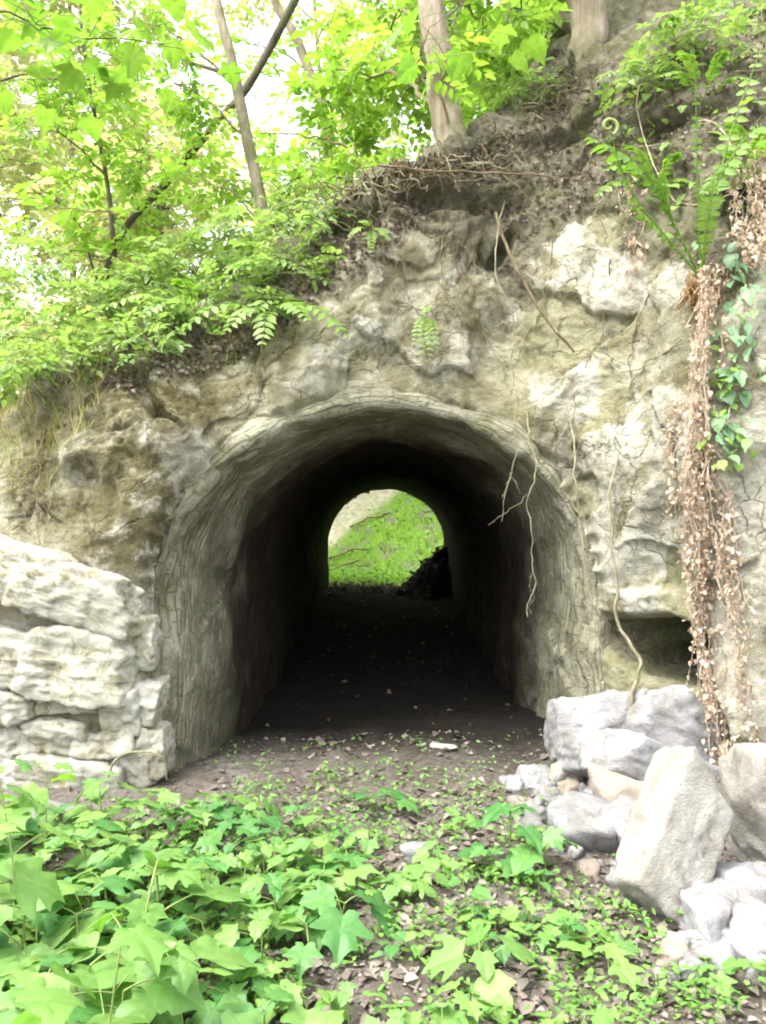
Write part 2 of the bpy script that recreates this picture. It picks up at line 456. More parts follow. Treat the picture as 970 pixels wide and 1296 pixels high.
    M['dry_grass'] = leaf_mat('dry_grass_blade', [(0.30, 0.24, 0.10), (0.42, 0.36, 0.17), (0.25, 0.27, 0.08), (0.16, 0.22, 0.05)], 0.3, (1.2, 1.1, 0.8))
    M['litter'] = leaf_mat('dead_leaf', [(0.09, 0.07, 0.056), (0.14, 0.112, 0.094), (0.19, 0.158, 0.136), (0.29, 0.25, 0.222), (0.12, 0.096, 0.078)], 0.15, (1.1, 1, 0.8), rough=0.7)
    M['litter_damp'] = leaf_mat('damp_dead_leaf', [(0.045, 0.032, 0.024), (0.08, 0.06, 0.045), (0.12, 0.09, 0.07), (0.17, 0.14, 0.11)], 0.1, (1.1, 1, 0.8), rough=0.6)  # same dead leaves darkened, tunnel shade put into their colour
    M['vine_leaf'] = leaf_mat('withered_vine_leaf', [(0.45, 0.33, 0.25), (0.58, 0.46, 0.36), (0.66, 0.56, 0.46), (0.50, 0.38, 0.29)], 0.35, (1.1, 1, 0.85), rough=0.7)
    return M


M = make_materials()

# ------------------------------------------------------------------ ground
EXIT_Y = 15.2


def ground_z(x, y):
    p = np.stack([x, y, np.zeros_like(x)], -1).reshape(-1, 3)
    z = 0.05 * fbm(p * 0.9, 3, 11) + 0.022 * fbm(p * 5, 4, 12)
    z = z.reshape(x.shape)
    z = z + 0.15 * sst(6, 15, y)
    z = z + 0.16 * sst(0.75, 1.7, x) * sst(3.5, 4.4, y) * sst(6.0, 5.0, y)          # rubble foot
    z = z - 0.02 * sst(-0.7, -1.5, x) * sst(2.0, 3.0, y) * sst(6.0, 5.0, y)
    far = y - 16.7 + 0.55 * (x - 0.2)
    z = z + np.where(far > 0, 1, 0) * np.minimum(far * far * 0.10, np.maximum(0.62 * far - 0.9, 0)) * sst(75, 40, y)
    z = z + np.where(y >= 58, 20.0 * sst(58, 60, y), 0) * 0
    z = z + sst(45, 75, y) * 22.0
    # earth slumped against the right wall by the far mouth
    d = np.sqrt(((x - 1.15) / 0.85) ** 2 + ((y - 14.7) / 1.3) ** 2)
    z = z + 0.78 * sst(1.15, 0.0, d) + np.where(d < 1.15, 0.10 * fbm(np.stack([x, y, x * 0], -1).reshape(-1, 3) * 3, 4, 31).reshape(x.shape), 0)
    return z


def axis(segs):
    out = []
    for a, b, h in segs:
        out.append(np.arange(a, b, h))
    return np.unique(np.concatenate(out))


gx = axis([(-260, -60, 20), (-60, -12, 3), (-12, -3, 0.3), (-3, 2.8, 0.028), (2.8, 12, 0.3), (12, 60, 3), (60, 261, 20)])
gy = axis([(-150, -10, 12), (-10, 1.0, 0.4), (1.0, 6.5, 0.028), (6.5, 15, 0.06), (15, 28, 0.15), (28, 90, 1.2), (90, 421, 22)])
X, Y = np.meshgrid(gx, gy, indexing='ij')
Z = ground_z(X, Y)
V = np.stack([X, Y, Z], -1).reshape(-1, 3)
xx, yy, zz = V.T
nz = fbm(V * np.array([0.25, 0.25, 0]), 4, 5)
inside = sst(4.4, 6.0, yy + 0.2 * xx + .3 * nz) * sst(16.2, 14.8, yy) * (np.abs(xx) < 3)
pale = sst(19.9, 20.9, yy + 1.2 * nz - 1.25 * (xx + 0.5)) * 0.95
green = sst(15.0, 16.5, yy) * np.clip(1.3 - pale, 0, 1)
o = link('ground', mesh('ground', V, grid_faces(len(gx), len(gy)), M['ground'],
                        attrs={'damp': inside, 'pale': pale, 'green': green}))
tag(o, kind='structure')

# ------------------------------------------------------------------ rock bank: plan line x profile
KEYS = [  # X, Y of the foot; heights along the profile as (set-back, height)
    (-14, 7.5, [(0, -.4), (.2, .5), (.5, 1.0), (.9, 1.4), (1.4, 1.6), (2.5, 1.7), (5, 1.8)]),
    (-6, 5.9, [(0, -.4), (.1, .6), (.25, 1.2), (.45, 1.7), (.8, 2.0), (2, 2.1), (5, 2.2)]),
    (-2.7, 4.75, [(0, -.4), (.05, .7), (.12, 1.35), (.25, 1.85), (.55, 2.15), (1.4, 2.3), (5, 2.6)]),
    (-1.95, 4.60, [(0, -.4), (.05, .7), (.10, 1.4), (.20, 2.0), (.45, 2.36), (1.2, 2.55), (5, 3.0)]),
    (-1.38, 4.55, [(0, -.4), (.05, .8), (.12, 1.6), (.35, 2.15), (.75, 2.56), (1.5, 2.9), (5, 3.2)]),
    (-0.92, 4.85, [(0, -.4), (.05, .9), (.12, 1.8), (.32, 2.4), (.75, 2.82), (1.5, 3.2), (5, 3.5)]),
    (-0.48, 5.05, [(0, -.4), (.05, .9), (.12, 1.9), (.22, 2.7), (.50, 3.30), (1.2, 3.7), (5, 4.0)]),
    (-0.22, 5.15, [(0, -.4), (.05, 1.), (.12, 2.0), (.24, 2.95), (.45, 3.72), (1.0, 4.0), (5, 4.3)]),
    (0.40, 5.28, [(0, -.4), (.05, 1.), (.12, 2.1), (.26, 3.1), (.55, 4.00), (1.1, 4.25), (5, 4.6)]),
    (0.88, 5.36, [(0, -.4), (.05, 1.), (.12, 2.1), (.28, 3.0), (.85, 4.15), (1.5, 4.75), (5, 5.2)]),
    (1.33, 5.25, [(0, -.4), (.05, 1.), (.12, 2.1), (.28, 3.0), (.95, 4.20), (1.8, 5.35), (5, 6.2)]),
    (1.65, 4.85, [(0, -.4), (.05, .9), (.10, 1.9), (.28, 2.8), (.95, 4.10), (1.9, 5.40), (5, 6.8)]),
    (1.87, 4.55, [(0, -.4), (.05, .9), (.10, 1.9), (.28, 2.7), (.95, 3.95), (1.9, 5.35), (5, 7.0)]),
    (2.10, 4.30, [(0, -.4), (.05, .9), (.10, 1.9), (.28, 2.7), (.95, 3.85), (1.9, 5.25), (5, 7.2)]),
    (3.2, 3.95, [(0, -.4), (.05, .9), (.15, 1.9), (.40, 2.7), (1.2, 3.9), (2.3, 5.3), (5, 7.3)]),
    (9, 3.2, [(0, -.4), (.3, .9), (.6, 1.8), (1.0, 2.6), (1.9, 3.9), (3.2, 5.3), (6, 7.3)]),
]
kx = np.array([k[0] for k in KEYS], float); ky = np.array([k[1] for k in KEYS], float)
kw = []
for k in KEYS:
    pr = list(k[2])
    back = EXIT_Y - k[1]
    pr += [(back - 1.2, max(pr[-1][1] * 0.8, 2.9)), (back - 0.15, 2.7), (back + 0.10, 1.2), (back + 0.15, -0.4)]
    kw.append(pr)
kw = np.array(kw, float)                                            # keys x profile points x 2
seg = np.concatenate([[0], np.cumsum(np.hypot(np.diff(kx), np.diff(ky)))])
s0 = np.interp(-2.75, kx, seg); s1 = np.interp(3.0, kx, seg)
us = np.concatenate([np.linspace(0, s0, 50, endpoint=False), np.arange(s0, s1, 0.0135), np.linspace(s1, seg[-1], 40)])
ud = np.linspace(0, seg[-1], 4000)


def usmooth(vals, width=0.16):
    d = np.interp(ud, seg, vals)
    h = ud[1] - ud[0]
    k = np.exp(-0.5 * (np.arange(-60, 61) * h / width) ** 2); k /= k.sum()
    return np.interp(us, ud, np.convolve(np.pad(d, 60, 'edge'), k, 'valid'))


bx, by = usmooth(kx, 0.10), usmooth(ky, 0.10)
PW = np.stack([np.stack([usmooth(kw[:, j, c]) for c in (0, 1)], -1) for j in range(kw.shape[1])], 1)
cs = np.concatenate([np.linspace(a, b, n, endpoint=False) for a, b, n in
                     [(0, 1, 75), (1, 2, 75), (2, 3, 75), (3, 4, 85), (4, 5, 60), (5, 6, 30), (6, 7, 20), (7, 8, 10), (8, 10, 30)]] + [[10 - 1e-6]])
Q = np.concatenate([2 * PW[:, :1] - PW[:, 1:2], PW, 2 * PW[:, -1:] - PW[:, -2:-1]], 1)
ki = cs.astype(int); f = (cs - ki)[None, :, None]
a, b, c, d = Q[:, ki], Q[:, ki + 1], Q[:, ki + 2], Q[:, ki + 3]
WZ = 0.5 * (2 * b + (c - a) * f + (2 * a - 5 * b + 4 * c - d) * f ** 2 + (3 * b - a - 3 * c + d) * f ** 3)
nu, nv = len(us), len(cs)
G = np.stack([np.repeat(bx[:, None], nv, 1), by[:, None] + WZ[..., 0], WZ[..., 1]], -1)    # undisplaced surface
base = G.reshape(-1, 3)
du = np.gradient(G, axis=0); dv = np.gradient(G, axis=1)
Nn = np.cross(du, dv).reshape(-1, 3); Nn /= np.linalg.norm(Nn, axis=1)[:, None] + 1e-9
if Nn[(nv // 4) + nv * (nu // 2)][1] > 0: Nn = -Nn
front = (np.tile(cs, nu) < 6.0)


def face_y(x, z):
    """depth of the undisplaced face behind a point of the elevation"""
    m = front & (np.abs(base[:, 0]) < 3)
    P = base[m]
    return np.array([P[np.argmin((P[:, 0] - a_) ** 2 + (P[:, 2] - b_) ** 2), 1] for a_, b_ in zip(np.atleast_1d(x), np.atleast_1d(z))])


# ------------------------------------------------------------------ tunnel shape
NT_ = 220
tt = np.linspace(0, 1, NT_)


def contour(L, R, T, zs, z0=-0.25):
    cx_, a_ = (L + R) / 2, (R - L) / 2
    w = 0.27
    th = np.pi * (1 - np.clip((tt - w) / (1 - 2 * w), 0, 1))
    x = cx_ + a_ * np.cos(th)
    z = zs + (T - zs) * np.sin(th) ** 0.94
    lw, rw = tt < w, tt > 1 - w
    x = np.where(lw, L + 0.06 * (1 - tt / w) * a_ * 0, x)
    z = np.where(lw, z0 + (zs - z0) * tt / w, z)
    z = np.where(rw, z0 + (zs - z0) * (1 - tt) / w, z)
    return x, z


def ring(L, R, T, zs, yl, yt, yr):
    x, z = contour(L, R, T, zs)
    y = np.interp(tt, [0, .22, .5, .78, 1], [yl, yl * .85 + yt * .15, yt, yr * .85 + yt * .15, yr])
    k = np.exp(-0.5 * (np.arange(-25, 26) / 10.) ** 2); k /= k.sum()
    y = np.convolve(np.pad(y, 25, 'edge'), k, 'valid')
    return np.stack([x, y, z], -1)


lx, lz = contour(-1.33, 1.38, 2.27, 1.05)
ly = face_y(lx, lz)
k = np.exp(-0.5 * (np.arange(-30, 31) / 10.) ** 2); k /= k.sum()
ly = np.convolve(np.pad(ly, 30, 'edge'), k, 'valid') + 0.015
lip = np.stack([lx, ly, lz], -1)
ox, oz = contour(-1.68, 1.72, 2.55, 1.1)
outer = np.stack([ox, ly + 0.22, oz], -1)
RINGS = [outer, lip,
         ring(-1.19, 1.27, 2.20, 1.02, 4.75, 5.50, 5.72),
         ring(-1.05, 1.16, 2.13, 1.0, 5.20, 5.95, 6.15),
         ring(-0.98, 1.10, 2.08, 1.0, 5.9, 6.6, 6.7),
         ring(-0.97, 1.09, 2.06, 1.0, 7.4, 7.6, 7.6),
         ring(-1.04, 1.14, 2.08, .98, 10, 10, 10),
         ring(-1.05, 1.17, 2.05, .98, EXIT_Y + .32, EXIT_Y + .32, EXIT_Y + .32)]
RQ = np.stack([2 * RINGS[0] - RINGS[1]] + RINGS + [2 * RINGS[-1] - RINGS[-2]])
rs = np.concatenate([np.linspace(a_, b_, n_, endpoint=False) for a_, b_, n_ in [(0, 1, 26), (1, 2, 50), (2, 3, 50), (3, 4, 45), (4, 5, 50), (5, 6, 45), (6, 7, 50)]] + [[7 - 1e-6]])
ki = rs.astype(int); f = (rs - ki)[:, None, None]
a, b, c, d = RQ[ki], RQ[ki + 1], RQ[ki + 2], RQ[ki + 3]
TG = 0.5 * (2 * b + (c - a) * f + (2 * a - 5 * b + 4 * c - d) * f ** 2 + (3 * b - a - 3 * c + d) * f ** 3)
dv_, du_ = np.gradient(TG, axis=0), np.gradient(TG, axis=1)
TN = np.cross(dv_, du_); TN /= np.linalg.norm(TN, axis=2)[..., None] + 1e-9
mid_ = TG[150, NT_ // 2]
if TN[150, NT_ // 2][2] > 0: TN = -TN                               # normals look into the bore
arc = np.concatenate([[0], np.cumsum(np.linalg.norm(np.diff(RINGS[3], axis=0), axis=1))])
dep = np.concatenate([[0], np.cumsum(np.linalg.norm(np.diff(TG[:, NT_ // 2], axis=0), axis=1))])
U, D = np.meshgrid(arc, dep)
q = np.stack([U * 0.9 + D * 0.8, D * 4.5 - U * 0.5, U * 0], -1).reshape(-1, 3)
P = TG.reshape(-1, 3)
q2 = np.stack([U * 4.0 + D * 3, D * 11 - U * 3.0, U * 0], -1).reshape(-1, 3)
disp = 0.012 * fbm(q, 3, 21) + 0.045 * fbm(P * 1.3, 4, 22) + 0.007 * fbm(q2, 3, 23)
hb, eb = blocks(P * np.array([2.2, 1.6, 2.2]) + 0.3 * fbm(P * 2, 2, 4)[:, None], 24)
disp += 0.022 * hb
disp += 0.06 * fbm(P * 1.9 + 5, 4, 29) * sst(2.2, 1.0, np.repeat(rs, NT_))
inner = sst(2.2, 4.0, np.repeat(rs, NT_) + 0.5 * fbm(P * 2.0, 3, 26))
disp += 0.05 * inner * fbm(P * np.array([1, 2.2, 1]), 3, 28)
disp *= 1 - 0.55 * sst(9, 14, P[:, 1])
TV = P + TN.reshape(-1, 3) * disp[:, None]
tn = empty('tunnel', (0.05, 5.3, 0.0), 'dark arched tunnel cut through the rock bank, daylight at its far end', 'tunnel')
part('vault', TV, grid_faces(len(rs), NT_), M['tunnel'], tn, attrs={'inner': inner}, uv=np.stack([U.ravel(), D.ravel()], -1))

# ------------------------------------------------------------------ rock bank: relief
x, y, z = base.T
zs = np.interp(x, [-14, -2.7, -1.95, -1.35, -.9, -.43, -.2, .4, .7, 1.0, 1.33, 1.5, 1.65, 1.87, 2.1, 9],
               [1.5, 1.9, 2.28, 2.42, 2.5, 3.05, 3.6, 3.45, 3.15, 3.05, 3.45, 3.65, 3.3, 3.0, 2.85, 2.8])
wob = fbm(base * 1.7, 4, 41)
soil = sst(-0.22, 0.28, z - zs + 0.28 * wob)
soil = np.maximum(soil, (np.tile(cs, nu) > 5).astype(float))
warp = np.stack([fbm(base * 1.6, 3, 51), fbm(base * 1.6 + 9, 3, 52), fbm(base * 1.6 + 21, 3, 53)], -1)
h1, e1 = blocks(base * np.array([1.25, 1.25, 1.0]) + 0.22 * warp, 61)
h2, e2 = blocks(base * np.array([3.0, 3.0, 2.2]) + 0.25 * warp, 62)
patch = sst(-0.15, 0.3, fbm(base * 1.1, 2, 69))
crack = sst(-0.05, 0.3, fbm(base * 0.9 + 3, 3, 74))
rockd = 0.068 * h1 + 0.018 * h2 * patch - 0.022 * crack * sst(0.06, 0.0, e1) - 0.012 * crack * sst(0.05, 0.0, e2)
rockd = rockd + 0.011 * fbm(base * np.array([9, 9, 14]), 4, 75, 0.6)
rockd = rockd + 0.08 * fbm(base * 0.9, 3, 63) + 0.012 * fbm(base * 5, 5, 64, 0.55) + 0.006 * fbm(base * 22, 3, 65)
ql = base * np.array([2.0, 2.0, 1.1]) + 0.5 * warp
ridge = 1 - np.abs(fbm(ql, 4, 66, 0.5)) * 2
soild = 0.12 * fbm(base * 1.2, 3, 70) + 0.05 * ridge + 0.08 * h1 + 0.035 * h2 + 0.025 * fbm(base * 6, 5, 67, 0.55) + 0.012 * fbm(base * 25, 3, 68)
disp = rockd * (1 - soil) + soild * soil
BUMPS = [  # px, py, depth, half width, half height (px), tilt, push (m)
    (455, 375, 5.3, 45, 70, 0.1, 0.08), (400, 480, 5.2, 34, 45, -0.3, 0.10),
    (725, 505, 5.3, 52, 62, 0.2, 0.15), (785, 330, 5.3, 60, 85, 0.0, 0.09),
    (225, 575, 4.8, 95, 30, -0.62, 0.17), (110, 575, 4.75, 45, 40, 0.1, 0.10), (150, 505, 4.8, 45, 26, -0.5, 0.10),
    (195, 640, 4.75, 40, 40, 0.3, 0.06), (100, 600, 4.75, 26, 20, 0, -0.10),
    (790, 620, 5.1, 75, 120, -0.35, 0.16), (700, 590, 5.3, 60, 14, -0.5, -0.10),
    (815, 815, 4.9, 50, 32, -0.1, -0.75), (840, 848, 4.85, 36, 18, -0.2, -0.5),
    (560, 450, 5.35, 60, 40, 0.1, 0.06), (640, 430, 5.4, 45, 55, 0.1, -0.08),
    (930, 640, 4.5, 60, 160, 0.05, 0.10), (930, 880, 4.4, 55, 90, 0, 0.12),
    (735, 165, 6.2, 45, 14, 0.5, -0.20), (640, 305, 5.7, 8, 30, -0.5, -0.15), (850, 165, 5.6, 60, 18, -0.2, -0.22),
    (545, 205, 5.8, 120, 14, 0.12, 0.04), (590, 245, 5.7, 110, 20, 0.1, -0.15), (440, 285, 5.7, 45, 18, 0.2, -0.20), (815, 765, 4.95, 55, 22, 0.1, 0.10),
]
palep = np.zeros(len(base))
for px, py, dY, rx, rz, tilt, amp in BUMPS:
    cpt = at(px, py, dY); sc = dY / FPX
    ddx, ddz = (x - cpt[0]) / sc, (z - cpt[2]) / sc
    a_ = (ddx * math.cos(tilt) + ddz * math.sin(tilt)) / rx; b_ = (-ddx * math.sin(tilt) + ddz * math.cos(tilt)) / rz
    r = (np.abs(a_) ** 2.6 + np.abs(b_) ** 2.6) ** (1 / 2.6) + 0.35 * wob
    m = front & (np.abs(y - dY) < 1.1)
    disp = disp + np.where(m, (amp * .7 if amp > 0 else amp) * sst(1.25, 0.45, r), 0)
    if amp <= -0.5: soil = np.maximum(soil, np.where(m, 1.0 * sst(1.1, 0.8, r), 0))  # earth colour in the deep hollows, painted in to strengthen their shade
    if amp > 0: palep = np.maximum(palep, np.where(m, sst(1.2, 0.7, r), 0))
# quieter by the lip so that rock and lining meet
lipd = np.full(len(base), 9.0)
m = front & (np.abs(x) < 2.6) & (z < 3.4)
bi = np.where(m)[0]
for j0 in range(0, len(bi), 20000):
    b_ = bi[j0:j0 + 20000]
    dd = (x[b_][:, None] - lx[None, ::3]) ** 2 + (z[b_][:, None] - lz[None, ::3]) ** 2
    lipd[b_] = np.sqrt(dd.min(1))
disp = disp * (0.25 + 0.75 * sst(0.03, 0.35, lipd)) - 0.06 * sst(0.10, 0.01, lipd) + 0.02 * sst(0.4, 0.15, lipd)
BV = base + Nn * disp[:, None]
moss = np.zeros(len(base))
for px, py, dY, rr, a_ in [(150, 640, 4.8, 120, .95), (60, 620, 4.8, 80, .9), (190, 470, 5, 130, 1.0), (60, 520, 4.9, 60, .9), (330, 440, 5.2, 60, .8), (440, 300, 5.5, 60, .7), (540, 430, 5.3, 40, .8),
                           (700, 570, 5.3, 60, .6), (560, 520, 5.2, 120, .4), (500, 330, 5.4, 45, .6), (610, 390, 5.4, 50, .5), (800, 420, 5.2, 50, .4), (930, 500, 4.6, 80, .55), (850, 620, 4.9, 60, .35)]:
    cpt = at(px, py, dY); r = np.hypot(x - cpt[0], z - cpt[2]) / (rr * dY / FPX)
    moss = np.maximum(moss, a_ * sst(1.15, 0.5, r + 0.3 * wob))
F = grid_faces(nu, nv)
cen = base[F].mean(1)


def inside_arch(P, cxs, czs):
    top = np.interp(P[:, 0], cxs[int(NT_ * .27):int(NT_ * .73)], czs[int(NT_ * .27):int(NT_ * .73)], left=-9, right=-9)
    return P[:, 2] < top


fc = np.repeat(cs[None, :-1], nu - 1, 0).reshape(-1)
cut = inside_arch(cen, lx, lz) & (fc < 5) & (cen[:, 1] < 6.6)
ex, ez = RINGS[-1][:, 0], RINGS[-1][:, 2]
cut |= inside_arch(cen, ex, ez) & (fc > 7)
F = F[~cut]
used = np.zeros(len(BV), bool); used[F.ravel()] = True
remap = np.cumsum(used) - 1
o = link('rock_bank', mesh('rock_bank', BV[used], remap[F], M['rock'], attrs={'soil': soil[used], 'moss': moss[used], 'tone': (h2 * .5 + h1 * .8 - .1 + .7 * palep)[used]}))
tag(o, kind='structure')


_bp = BV[used & (np.abs(base[:, 0]) < 4)][::2]


def bank_at(px, py, lo=3.2, hi=9.0):
    """point of the built bank seen at a pixel of the photograph"""
    Yd = _bp[:, 1]
    m = (Yd > lo) & (Yd < hi)
    sx = CX + _bp[:, 0] / Yd * FPX; sy = HOR - (_bp[:, 2] - CAMZ) / Yd * FPX
    d = np.where(m, np.hypot(sx - px, sy - py) + Yd * 2.0, 1e9)
    return _bp[np.argmin(d)].copy()


def gz(x_, y_):
    return float(ground_z(np.array([[float(x_)]]), np.array([[float(y_)]]))[0, 0])

# ------------------------------------------------------------------ stones
_ICO = {}


def ico(level):
    if level not in _ICO:
        import bmesh
        bm = bmesh.new(); bmesh.ops.create_icosphere(bm, subdivisions=level, radius=1.0)
        Vs = np.array([v.co[:] for v in bm.verts]); Fs = np.array([[v.index for v in f_.verts] for f_ in bm.faces]); bm.free()
        _ICO[level] = (Vs / np.linalg.norm(Vs, axis=1)[:, None], Fs)
    return _ICO[level]


def rock_shape(half, seed, chips=7, level=4, edge=14.0, rough=0.05, chip=(0.72, 0.98), skew=0.12, strata=0.0):
    """a broken block: the body between six faces and some chipped-off corners, edges a little worn"""
    r = np.random.default_rng(seed)
    Vs, Fs = ico(level)
    nr = [np.array(n_, float) + r.normal(0, skew, 3) for n_ in ((1, 0, 0), (-1, 0, 0), (0, 1, 0), (0, -1, 0), (0, 0, 1), (0, 0, -1))]
    ds = [1.0] * 6
    for _ in range(chips):
        v = r.normal(size=3); v /= np.linalg.norm(v)
        nr.append(v); ds.append(np.abs(v).sum() * r.uniform(*chip) * 0.92)
    nr = np.array([v / np.linalg.norm(v) for v in nr]); ds = np.array(ds)
    k = np.maximum(Vs @ nr.T, 1e-4) / ds[None]
    rad = 1.0 / (np.power(k, edge).sum(1) ** (1 / edge))
    P = Vs * rad[:, None] * np.array(half)
    m = float(np.mean(half))
    nn = P / (np.linalg.norm(P, axis=1)[:, None] + 1e-9)
    P = P + nn * (rough * m * (1.6 * fbm(P / m * 1.3 + seed, 3, seed) + 0.8 * fbm(P / m * 4 + seed, 3, seed + 1)))[:, None]
    if strata:
        P = P + nn * (strata * fbm(P * np.array([5, 5, 22]) + seed, 4, seed + 2, 0.6))[:, None]
    return P, Fs


def stone(name, px, py, Y, half, tilt, material, seed, parent=None, level=4, yaw=0.0, lean=0.0, **kw):
    P, Fs = rock_shape(half, seed, level=level, **kw)
    R = np.array(Euler((lean, -tilt, yaw)).to_matrix())
    c_ = at(px, py, Y)
    if parent is not None:
        c_ = c_ - np.array(parent.location)
    return link(name, mesh(name, P @ R.T, Fs, material), parent, loc=c_)


wall = empty('stone_wall', at(90, 1010, 4.45), 'low wall of rough white limestone blocks beside the tunnel mouth', 'wall')
S = 4.42 / FPX
WALL = [  # px, py, half width px, half height px, tilt, forward m
    (62, 740, 134, 38, -0.34, 0.07), (60, 836, 126, 46, -0.14, 0.05), (-60, 850, 60, 50, 0.0, 0.05),
    (8, 893, 42, 22, 0.02, 0.09), (98, 885, 46, 19, 0.03, 0.01), (160, 898, 28, 34, 0.05, 0.02),
    (78, 927, 40, 23, -0.1, 0.04), (138, 935, 44, 18, 0.08, 0.05), (22, 937, 38, 25, 0.05, 0.03),
    (95, 978, 66, 29, -0.05, 0.06), (165, 968, 34, 32, 0.1, -0.02), (10, 985, 52, 26, 0.05, 0.04), (-60, 950, 50, 60, 0, 0.04), (60, 1022, 90, 22, 0, 0.02), (186, 812, 17, 36, 0.1, -0.03), (190, 885, 20, 30, -0.15, -0.02), (198, 945, 20, 34, 0.1, -0.01), (150, 1010, 46, 22, 0.05, 0.0),
]
for i, (px, py, hw, hh, tl, fw) in enumerate(WALL):
    dp = 0.16 if i < 3 else 0.12
    stone('stone', px, py, 4.60 - fw * .8, (hw * S, dp, hh * S), tl, M['white_stone'], 100 + i, wall, chips=10, rough=0.09, edge=24, chip=(0.78, 0.98), skew=0.10, strata=0.010, level=6 if i < 2 else 5)
P, Fs = rock_shape((0.62, 0.12, 0.72), 90, chips=5, rough=0.05, level=5)
part('mortar', P + at(40, 885, 4.66), Fs, M['mortar'], wall)

BOULDERS = [  # px, py, Y, half extents, tilt, yaw, lean, material, label
    (750, 930, 4.88, (0.25, 0.26, 0.20), -0.10, 0.3, -0.50, 'grey_stone', 'grey slab under the hanging root, right at the corner of the tunnel mouth'),
    (842, 925, 4.70, (0.28, 0.27, 0.20), -0.28, -0.3, -0.50, 'grey_stone', 'broad smooth grey block directly below the dark cavity'),
    (806, 972, 4.36, (0.40, 0.28, 0.12), -0.30, 0.1, -0.45, 'grey_stone', 'flat pale ledge stone lying in front of the two grey blocks'),
    (800, 1012, 4.10, (0.20, 0.17, 0.11), -0.20, 0.1, 0.05, 'brown_stone', 'brownish broken stone under the flat pale ledge'),
    (852, 1066, 3.14, (0.150, 0.12, 0.26), -0.62, 0.12, -0.35, 'beige_stone', 'tall pale slab leaning diagonally against the rubble heap'),
    (982, 1035, 3.42, (0.17, 0.18, 0.29), 0.03, 0.3, 0.0, 'beige_stone', 'upright beige block behind the withered vine at the picture edge'),
    (742, 1052, 3.78, (0.17, 0.14, 0.10), -0.3, 0.2, 0.1, 'grey_stone', 'white rubble block between the dark green seedlings and the leaning slab'),
    (803, 1046, 3.70, (0.12, 0.11, 0.10), 0.3, 0.4, 0.1, 'grey_stone', 'knobbly white stone touching the leaning slab'),
    (893, 1150, 2.98, (0.12, 0.12, 0.075), -0.1, 0.3, 0.1, 'grey_stone', 'pale grey stone at the foot of the leaning slab'),
    (950, 1130, 3.08, (0.13, 0.13, 0.09), 0.15, 0.1, 0.1, 'grey_stone', 'bluish white stone under the upright beige block'),
    (968, 1185, 2.80, (0.11, 0.11, 0.06), 0.0, 0.5, 0.1, 'grey_stone', 'lowest bluish white stone at the picture edge'),
    (680, 985, 4.55, (0.10, 0.10, 0.07), 0.1, 0.1, 0.0, 'grey_stone', 'pale stone at the tunnel floor edge, first of the rubble'),
    (718, 985, 4.45, (0.09, 0.10, 0.085), 0.3, 0.1, 0.0, 'brown_stone', 'small brown stone tucked against the pale ledge'),
    (528, 1077, 3.58, (0.075, 0.06, 0.03), 0.0, 0.1, 0.0, 'grey_stone', 'lone white stone half buried among seedlings mid path'),
    (60, 1045, 3.95, (0.17, 0.14, 0.07), -0.05, 0.1, 0.1, 'grey_stone', 'grey stone in the leaves at the foot of the white wall'),
]
for i, (px, py, Yd, half, tl, yaw, lean, mm, lab) in enumerate(BOULDERS):
    o = stone('boulder' if max(half) > 0.16 else 'loose_stone', px, py, Yd, half, tl, M[mm], 200 + i * 3, None, yaw=yaw, lean=lean, chips=1 if i == 4 else 9, rough=0.05 if i == 4 else 0.07, edge=40, chip=(0.80, 0.96) if i == 4 else (0.66, 0.96), skew=0.10 if i == 4 else 0.22, strata=0.008, level=5 if i in (0, 1, 2, 4, 5) else 4)
    tag(o, lab, 'rock')
rr = np.random.default_rng(5)
for i in range(230):
    if i < 170:
        px, py = rr.uniform(640, 830), rr.uniform(968, 1100)
        if py < 972 or py > 1012 + (px - 640) * 0.6: continue
        lab, grp = 'fist sized pale rubble lying between tunnel floor and leaning slab', 'rubble beside the tunnel floor'
    else:
        px, py = rr.uniform(840, 985), rr.uniform(1095, 1210)
        lab, grp = 'fist sized bluish rubble spilled below the leaning slab', 'rubble below the leaning slab'
    Yd = 1.42 * FPX / (py - HOR)
    s_ = rr.uniform(0.014, 0.048)
    p = at(px, py, Yd); p[2] = gz(p[0], p[1]) + s_ * 0.4
    P, Fs = rock_shape((s_ * rr.uniform(.9, 1.5), s_, s_ * rr.uniform(.6, 1)), 400 + i, chips=8, level=3, rough=0.10, edge=40, skew=.35)
    o = link('rubble_stone', mesh('rubble_stone', P, Fs, M['grey_stone'] if rr.random() < .8 else M['brown_stone']), loc=p, rot=(0, 0, rr.uniform(0, 6)))
    tag(o, lab, 'stone', grp)

